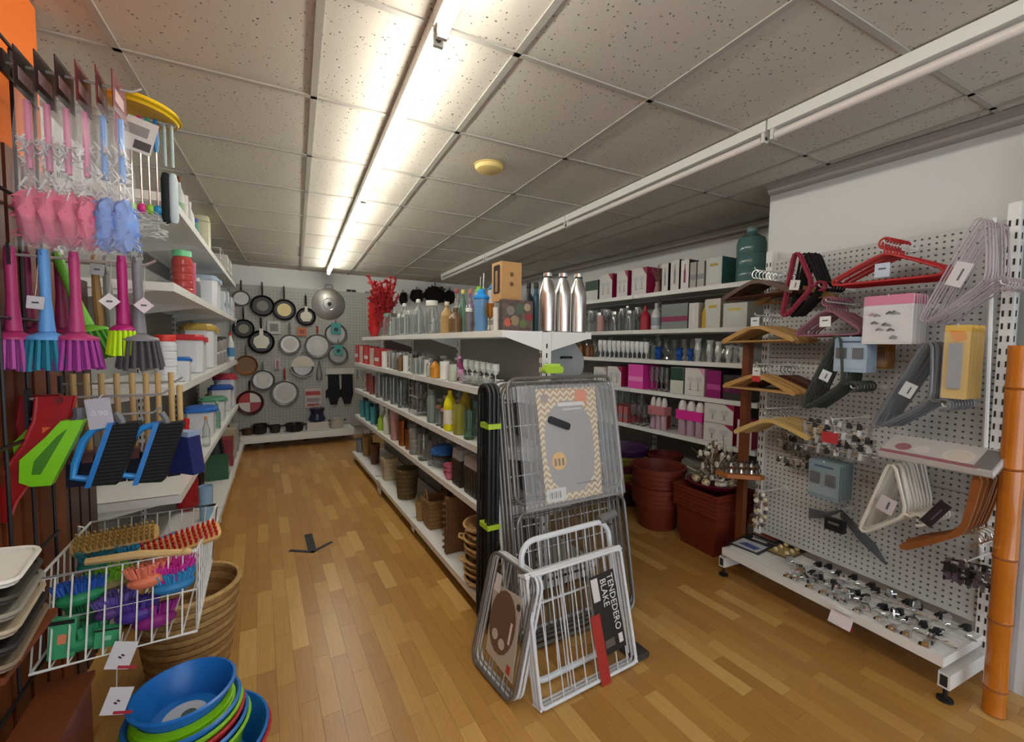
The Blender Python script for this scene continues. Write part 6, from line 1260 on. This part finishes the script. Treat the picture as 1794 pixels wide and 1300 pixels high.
inst(('dish_brush', 'green'), dishbrush(P('6cb832'), P('4f9a2c', .7)), 'lime green dish brush tilted behind the pink one', 'brush', (xat(116, 470, Y3b), Y3b-.05, tip3b.z-.004), rot=(0, RAD(-16), 0)); 
inst(('nail_brush', 'magenta'), dishbrush(P('a8206c'), P('b8e010', .6), .235, .72), 'magenta dish brush with lime yellow bristles', 'brush', (xat(208, 472, Y3-.03), Y3, tip3.z-.004))
def woodspoon(c):
    def b(r): G().prism([(.016*cos(a)*1.3, -.005+.028*sin(a)) for a in [j*pi/6 for j in range(12)]], -.004, .004, 'x').ob('top', c, r); G().tube([(0, 0, -.02), (.0, .01, -.09), (0, .03, -.16), (0, .012, -.2)], [.008, .011, .012, .006], 8).ob('handle', c, r)
    return b
for px, c, lab in ((166, 'a8814e', 'wooden sponge-holder handle beside the pink brush'), (186, '8a8a84', 'grey plastic handle beside the wooden one')): inst(('scrub_handle', c), woodspoon(P(c, .5)), lab, 'brush', (xat(px, 470, Y3b), Y3b, tip3b.z+.004))
for px, py, c, lab, y in ((62, 530, 'c9c4c8', 'white price tag on the sky blue brush', Y3-.03), (192, 528, 'd6d0d2', 'white diamond price tag left of the magenta brush', Y3-.04), (252, 535, 'd8c8cc', 'white diamond price tag beside the grey brush', Y3-.03), (170, 472, 'c2c2c0', 'white price label on the wooden handles', Y3b-.05)):
    p = atY(px, py, y); t = thing('price_tag', lab, 'tag', p); G().box((0, 0, 0), (.03, .001, .03), ry=RAD(45) if 'diamond' in lab else .1).ob('card', P(c), t, False); G().tube([(0, 0, .016), (0, .01, .04), (0, .03, max(tip3.z-p.z, .06))], .0008, 4).ob('string', P('aaa6a4'), t); G().box((0, -.001, 0), (.012, .0006, .004)).ob('figure', P('4a4a50'), t, False)
# 4: lower double hook with dustpans, brooms and hand brushes
Y4 = 1.55; tip4 = atY(300, 690, Y4); hookrod(tip4, .3, 'lower wire hook carrying the red scoops and hand brushes'); Y4b = 1.76; tip4b = atY(322, 668, Y4b); hookrod(tip4b, .3, 'wire hook behind carrying wooden broom handles')
def scoop(r):       # red curved scoop, seen from its face
    o = [(-.072, .01), (0, .01), (-.022, -.095), (-.066, -.165), (-.105, -.24), (-.115, -.285), (-.158, -.285), (-.145, -.2), (-.098, -.11), (-.078, -.05)]
    g = G().prism(o, -.003, .003, 'y'); g.v = [(x, y-.05*((z-.01)/.295)**2, z) for x, y, z in g.v]; g.ob('blade', P('9c141a', .3), r)
    for s in (0, 1):
        e = [o[1], o[2], o[3], o[4], o[5]] if s == 0 else [o[0], o[9], o[8], o[7], o[6]]
        G().tube([(x, -.05*((z-.01)/.295)**2-.004, z) for x, z in e], .004, 6).ob('edge', P('a82026', .3), r)
    G().box((-.046, -.013, -.075), (.032, .002, .018)).ob('price_sticker', P('d8622c'), r, False); G().tube([(-.03, .01, .0), (-.03, -.012, .0)], .007, 8).ob('eyelet', P('6a0e12'), r)
for px, y, lab in ((106, Y4+.045, 'red plastic scoop with an orange sticker, nearer the grid'), (134, Y4-.015, 'red plastic scoop with an orange sticker, beside the lime dustpan')): inst(('scoop',), scoop, lab, 'scoop', (xat(px, 695, y), y, tip4.z-.004), 0)
def shell(r):
    o = [(-.042, 0), (0, 0), (-.01, -.03), (-.065, -.16), (-.10, -.158), (-.12, -.145), (-.117, -.09), (-.07, -.038)]
    G().prism(o, -.012, .016, 'y').ob('pan', P('7cc818', .35), r); G().prism([(-.03, -.02), (-.042, -.045), (-.082, -.13), (-.098, -.128), (-.092, -.095), (-.05, -.038)], -.0126, -.0118, 'y').ob('recess', P('3f7a10', .5), r, False)
    G().tube([(-.012, 0, .03), (-.012, 0, .006), (-.02, 0, -.005)], .012, 8).ob('neck', P('55545a'), r)
for px, y, lab in ((100, Y4+.02, 'lime green dustpan between the red scoops'), (150, Y4-.05, 'lime green dustpan beside the blue hand brush')): inst(('dustpan',), shell, lab, 'dustpan', (xat(px, 750, y), y, tip4.z-.052-(.012 if px < 120 else 0)), 0)
def handbrush(r):   # blue loop handle on the left of a leaning black bristle block
    sh = -.3
    def q(x, z): return (x+sh*-z*1.0, z)
    G().prism([q(.0, -.012), q(.05, -.008), q(.056, -.016), q(.056, -.165), q(.05, -.172), q(.0, -.168)], -.022, .022, 'y').ob('bristle_block', P('131314', .9), r, False)
    G().prism([q(-.012, -.006), q(.0, -.006), q(.0, -.172), q(-.012, -.172)], -.024, .024, 'y').ob('stock', P('1f74c0', .35), r, False)
    G().tube([(q(x, z)[0], 0, q(x, z)[1]) for x, z in ((-.008, -.012), (-.04, -.022), (-.052, -.05), (-.052, -.11), (-.046, -.145), (-.008, -.155))], .009, 8).ob('loop_handle', P('2a86d0', .35), r); G().tube([(.0, 0, .02), (.01, 0, .0), (.012, 0, -.012)], .008, 6).ob('neck', P('77787c'), r)
    g = G()
    for k in range(16): z = -.018-.0095*k; g.box((q(.028, z)[0], -.0225, z), (.05, .002, .003))
    g.ob('bristle_rows', P('26262a', .9), r)['kind'] = 'stuff'
for px, lab in ((204, 'blue-handled hand brush with black bristles beside the lime dustpan'), (283, 'blue-handled hand brush with black bristles beside the navy broom head')): inst(('hand_brush',), handbrush, lab, 'brush', (xat(px, 735, Y4-.02), Y4-.02, atY(px, 735, Y4-.02).z), 0)
tip5 = atY(285, 722, Y4); hookrod(tip5, .3, 'lowest wire hook carrying the blue hand brushes')
def broom(r, L_=.20):
    G().cyl((0, 0, .03), (0, 0, -L_), .008, n=10).ob('wooden_handle', P('c2a06c', .5), r); G().prism([(-.045, -L_), (.045, -L_), (.05, -L_-.03), (-.05, -L_-.03)], -.012, .012, 'x').ob('stock', P('5a2420'), r, False)
    G().prism([(-.05, -L_-.03), (.05, -L_-.03), (.062, -L_-.10), (-.062, -L_-.095)], -.016, .016, 'x').ob('bristle_head', P('10142c', .9), r, False)
for k, px in enumerate((128, 152, 178, 205, 232, 256, 277, 300)): inst(('hand_broom',), broom, 'small hand broom with a pale wooden handle and navy bristles on the hook behind', 'broom', (xat(px, 680, Y4b), Y4b, tip4b.z+.0), RAD(8), 'wooden-handled hand brooms')
inst(('navy_broom',), lambda r: (G().cyl((0, 0, .02), (0, 0, -.14), .007, n=8).ob('handle', P('c2a06c', .5), r), G().prism([(-.04, -.13), (.045, -.12), (.062, -.23), (-.055, -.24)], -.022, .022, 'x').ob('bristle_head', M('navy_bristles', hexc('141c58'), .8, var=.5, vscale=90), r, False), G().box((0, 0, -.125), (.04, .08, .02)).ob('stock', P('8a9ab8'), r, False)), 'broom head with bright navy bristles at the end of the lower hook', 'broom', (xat(312, 700, Y4), Y4+.03, tip4.z+.002), RAD(55))
p = Vector((xat(174, 715, Y4-.03), Y4-.03, tip4.z-.042)); t = thing('price_card', 'lilac-white price card on the lower brush hook', 'card', p); G().box((0, 0, 0), (.05, .0015, .08), ry=RAD(-6)).ob('card', P('b8b2be'), t, False); text(t, '0.90', .02, Matrix.Translation((0, -.001, .0)) @ FRONT, P('d8d6dc'), 'price'); G().tube([(0, 0, .04), (0, .03, .046)], .0015, 4).ob('string', P('c4c0c4'), t)
# ------------------------------------------------------------------ wire basket of brushes
bk = thing('wire_basket', 'white wire basket full of scrubbing brushes hooked on the slat panel', 'basket', (-.33, 1.66, .54))
def bp_(x, y, z): return (x+.33, y-1.66, z-.54)
xa, xb, ya, yb, za, zb_ = -.49, -.165, 1.44, 1.90, .545, .75
BT = lambda z: [(xa, ya+.06*(z-za)/.2, z), (xb, ya+.06*(z-za)/.2, z), (xb+.02*(z-za)/.2, yb, z), (xa, yb, z)]
for z, r in ((za, .004), (.65, .003), (zb_, .0045)): G().tube([bp_(*q) for q in BT(z)], r, 6, True).ob('ring', WIREW, bk)
def wires(a0, a1, b0, b1, n):
    for k in range(n+1):
        f = k/n; G().cyl(bp_(*[p_+(q-p_)*f for p_, q in zip(a0, a1)]), bp_(*[p_+(q-p_)*f for p_, q in zip(b0, b1)]), .0022, n=5).ob('wire', WIREW, bk)
A_, B_ = BT(za), BT(zb_)
wires(A_[0], A_[1], B_[0], B_[1], 10); wires(A_[3], A_[2], B_[3], B_[2], 10); wires(A_[1], A_[2], B_[1], B_[2], 9); wires(A_[0], A_[3], B_[0], B_[3], 9)
for k in range(11): f = k/10; G().cyl(bp_(xa+(xb-xa)*f, ya, za), bp_(xa+(xb-xa)*f, yb, za), .0022, n=5).ob('wire', WIREW, bk)
for y in (ya+.05, yb-.05): G().tube([bp_(xa, y, zb_), bp_(PXF-.004, y, zb_+.01), bp_(PXF-.004, y, zb_-.04)], .004, 6).ob('hook', WIREW, bk)
random.seed(81)
def roundbrush(c1, c2, wood=None):
    def b(r):
        G().sph((0, 0, .0), (.05, .036, .022), 16, 8).ob('head', P(c1, .5), r); g = G()
        for k in range(110):
            a = random.uniform(0, 6.28); q = sqrt(random.random()); p = Vector((.046*q*cos(a), .033*q*sin(a), .015)); g.tube([p, p+Vector((.012*q*cos(a), .012*q*sin(a), .026))], [.0028, .002], 4)
        g.ob('bristles', P(c2, .6), r)['kind'] = 'stuff'
        if wood: G().tube([(.045, 0, 0), (.09, 0, .004), (.13, 0, 0)], [.01, .009, .012], 8).ob('handle', P(wood, .5), r)
    return b
floorz = za+.05
for (px, py, dz, c1, c2, wood, lab, rz, tl) in [
    (140, 1045, .13, '2a8a5a', '2f5fb8', None, 'green and blue round scrubbing brush at the front of the wire basket', .2, -.5), (120, 985, .12, '1f7a4a', '2a9a5c', None, 'green scrubbing brush behind the blue one', .6, -.3), (170, 985, .15, '1f7a6a', '2a7a8a', None, 'teal scrubbing brush in the wire basket', 1., -.2),
    (262, 1015, .15, 'd87858', 'e8866c', None, 'coral pink massage brush on top of the basket pile', .3, -.5), (240, 968, .15, '2f7fa8', '3a9ac4', '1f6a94', 'turquoise brush with a handle in the basket', .9, -.2), (318, 1005, .14, 'a8208a', 'd83aa8', None, 'magenta brush at the right side of the basket', .4, -.3), (318, 1032, .12, '2a7ab0', '3a96cc', None, 'sky blue brush under the magenta one', .2, -.4),
    (240, 1080, .06, '4a2f8a', '5a3f9a', None, 'violet brush low in the basket', .2, -.6), (205, 1065, .08, '5a3a7a', '6a58a8', None, 'purple brush low in the basket', .7, -.5), (262, 1110, .03, '8a2478', '9a2f88', None, 'plum brush at the bottom of the basket', .1, -.7), (75, 1085, .05, '3a8a5a', '4a9a6a', None, 'mint green brush at the left of the basket', 1.2, -.4), (150, 1125, .02, '2f8a5c', '3f9a6c', None, 'sea green brush at the bottom of the basket', .4, -.6), (195, 1020, .12, '8a7a4a', '7ab82c', 'b8904c', 'brush with a wooden handle and lime bristles in the basket', .5, -.3)]:
    p = atZ(px, py, za+dz); p.x = min(max(p.x, xa+.06), xb-.055); p.y = min(max(p.y, ya+.06), yb-.06)
    r = inst(('scrubbing_brush', c1, c2), roundbrush(c1, c2, wood), lab, 'brush', p, 0, None, 1.0, rot=(tl+.35, 0, rz))
def clothes(r, c, w=.2, wood='c9a468'):
    G().prism(rrect(w, .06, .02, 4), 0, .014, 'z').ob('wooden_back', P(wood, .5), r); g = G()
    for i in range(14):
        for j in range(4): g.tube([(-w*.43+i*w*.066, -.02+j*.0135, .014), (-w*.43+i*w*.066, -.02+j*.0135, .045)], [.004, .003], 4)
    g.ob('bristles', c, r)['kind'] = 'stuff'
for px, py, c, lab, rz, tl in ((205, 948, P('b8924a', .6), 'wooden brush with golden bristles at the back of the basket', .1, (RAD(40), 0)), (318, 952, P('c41a1e', .6), 'wooden brush with red bristles leaning at the back of the basket', .25, (RAD(42), RAD(-8)))):
    p = atZ(px, py, .74); p.y = min(p.y, yb-.05); p.x = min(p.x, xb-.03); inst(('clothes_brush', lab), lambda r, c=c: clothes(r, c), lab, 'brush', p, 0, rot=(tl[0], tl[1], rz))
p = atZ(305, 985, .72); inst(('long_stick',), lambda r: (G().tube([(-.12, 0, 0), (.0, 0, .006), (.1, .0, 0)], [.01, .012, .009], 8).ob('handle', P('cfae78', .5), r), G().sph((.11, 0, 0), (.016, .012, .01), 8, 5).ob('knob', P('cfae78', .5), r)), 'pale wooden back-brush handle lying across the basket', 'handle', Vector((xb-.13, p.y, .755)), rz=-.25)
for px, py, lab in ((45, 1150, 'light green packet at the left corner of the basket'), (190, 1140, 'clear green packet at the bottom of the basket')):
    p = atY(px, py, ya+.03); t = thing('brush_packet', lab, 'packet', Vector((min(max(p.x, xa+.05), xb-.06), ya+.035, za+.006))); hh = .10 if px < 100 else .05; G().box((0, 0, hh/2), (.05, .02, hh), ry=.1).ob('packet', P('3f9a68', .4), t, False); G().box((0, -.0115, hh/2), (.016, .001, hh*.24), ry=.1).ob('sticker', P('d8845c' if px < 100 else '8ac8a4'), t, False); G().box((0, -.011, hh*.93), (.05, .001, hh*.1), ry=.1).ob('black_tab', BLACK, t, False)
# price cards under the basket
for px, py, lab in ((213, 1148, 'white price card with a red corner hanging from the basket edge'), (205, 1228, 'white price card with a red edge standing by the basins')):
    p = atY(px, py, ya-.01); t = thing('price_card', lab, 'card', p); G().box((0, 0, 0), (.05, .0015, .07), ry=RAD(20)).ob('card', P('d2ced0'), t, False); [G().box((.006*j-.003, -.0012, .004*j-.004), (.008, .0008, .004), ry=.8).ob('printed_mark', P('4a3038'), t, False) for j in range(2)]; G().box((.01, -.0002, -.035), (.04, .0016, .008), ry=RAD(20)).ob('red_edge', P('a8303c'), t, False); G().tube([(0, 0, .03), (0, .02, max(.05, za-p.z))], .001, 4).ob('string', P('c4c0c4'), t)
# ------------------------------------------------------------------ basins, wicker basket, trays at the edge
BLU, LIM, REDB = P('1f6fc0', .3), P('7fbf1a', .35), P('b02028', .35)
pb = atZ(322, 1200, .33); pb = Vector((pb.x, pb.y, 0))
def basin(t, r0, r1, h, c, rib=True): G().lathe([(0, 0), (r0, 0), (r0+.004, .006), (r1, h-.01), (r1+.008, h-.008), (r1+.01, h), (r1+.002, h+.003), (r1-.004, h-.006), (r0-.002, .01), (0, .008)], 36).ob('basin', c, t); rib and G().lathe([(r0+.3*(r1-r0), h*.3), (r0+.3*(r1-r0)+.004, h*.31), (r0+.31*(r1-r0), h*.32)], 36).ob('rib', c, t)
t0 = 0
spec = [(.16, .21, .13, REDB, 0), (.155, .203, .13, BLU, .016), (.14, .172, .12, LIM, .07), (.136, .165, .12, BLU, .088), (.13, .155, .12, REDB, .108), (.128, .15, .12, LIM, .125), (.124, .145, .12, BLU, .143)]
cn = {REDB: 'red', BLU: 'blue', LIM: 'lime green'}
for k, (r0, r1, h, c, z) in enumerate(spec):
    t = thing('basin', '%s plastic basin, number %s from the floor in the basin stack' % (cn[c], ('one', 'two', 'three', 'four', 'five', 'six', 'seven')[k]), 'basin', pb+Vector((.0+(.02 if k < 2 else 0), 0, z))); basin(t, r0*.93, r1*.93, h, c)
for k in range(5):
    t = thing('bowl', 'small lime green bowl nested under the top blue bowl', 'bowl', pb+Vector((0, 0, .148+.012*k)), 0, 'lime bowls in the stack'); basin(t, .085+.0035*(4-k), .112+.0035*(4-k), .085, LIM, False)
t = thing('bowl', 'blue bowl on top of the basin stack with a round label inside', 'bowl', pb+Vector((0, 0, .225))); basin(t, .088, .122, .095, BLU)
lb = G().prism(disc(.055, 24), .0105, .0112, 'z').ob('round_label', P('b8bcc4'), t, False); G().prism(disc(.02, 12, .01, .0), .0114, .0118, 'z').ob('leaf_print', P('4a5a48'), lb, False); G().prism(disc(.009, 10, -.02, -.02), .0114, .0118, 'z').ob('orange_dot', P('d8845c'), lb, False)
wb = Vector((-.27, 2.16, 0)); t = thing('laundry_basket', 'tall round wicker basket behind the wire basket', 'basket', wb)
for k in range(13):
    f = k/13; rr_ = .135+.045*f**.8; hh = .34/13
    G().lathe([(rr_-.006, f*.34), (rr_+.004, f*.34+.004), (rr_+.006, f*.34+hh/2), (rr_+.004, f*.34+hh-.002), (rr_-.006, f*.34+hh)], 28).ob('coil', WICKL if k % 2 else WICK, t)
G().lathe([(.172, .335), (.186, .338), (.19, .348), (.184, .357), (.172, .354)], 28).ob('rim', WICKL, t); G().lathe([(0, .004), (.135, .004), (.135, .01), (0, .01)], 24).ob('bottom', WICK, t)
for k in range(6):      # stacked trays at the picture edge
    t = thing('flat_tray', ['grey-brown', 'dark', 'beige', 'grey', 'dark grey', 'cream'][k]+' flat tray in the leaning pile beside the slat panel', 'tray', (-.455, 1.10, .815+.026*k), RAD(6), None, rot=(0, RAD(8), RAD(6)))
    c = P(('7a6a58', '2a2622', 'a89a84', '8a8478', '3a3630', 'd8d4cc')[k], .6); G().prism(rrect(.17, .22-.012*k, .02, 3), 0, .006, 'z').ob('plate', c, t, False); G().tube([(x, y, .008) for x, y in rrect(.168, .218-.012*k, .02, 3)], .005, 5, True).ob('rim', c, t)
t = thing('tray_bracket', 'dark bracket shelf under the leaning tray pile', 'shelf', (-.49, 1.10, .785)); G().bb((-.01, -.1, 0), (.12, .12, .012)).ob('board', WOODR, t, False); G().prism([(-.01, 0), (.1, 0), (-.01, -.1)], -.01, .01, 'y').ob('brace', DKMET, t, False)
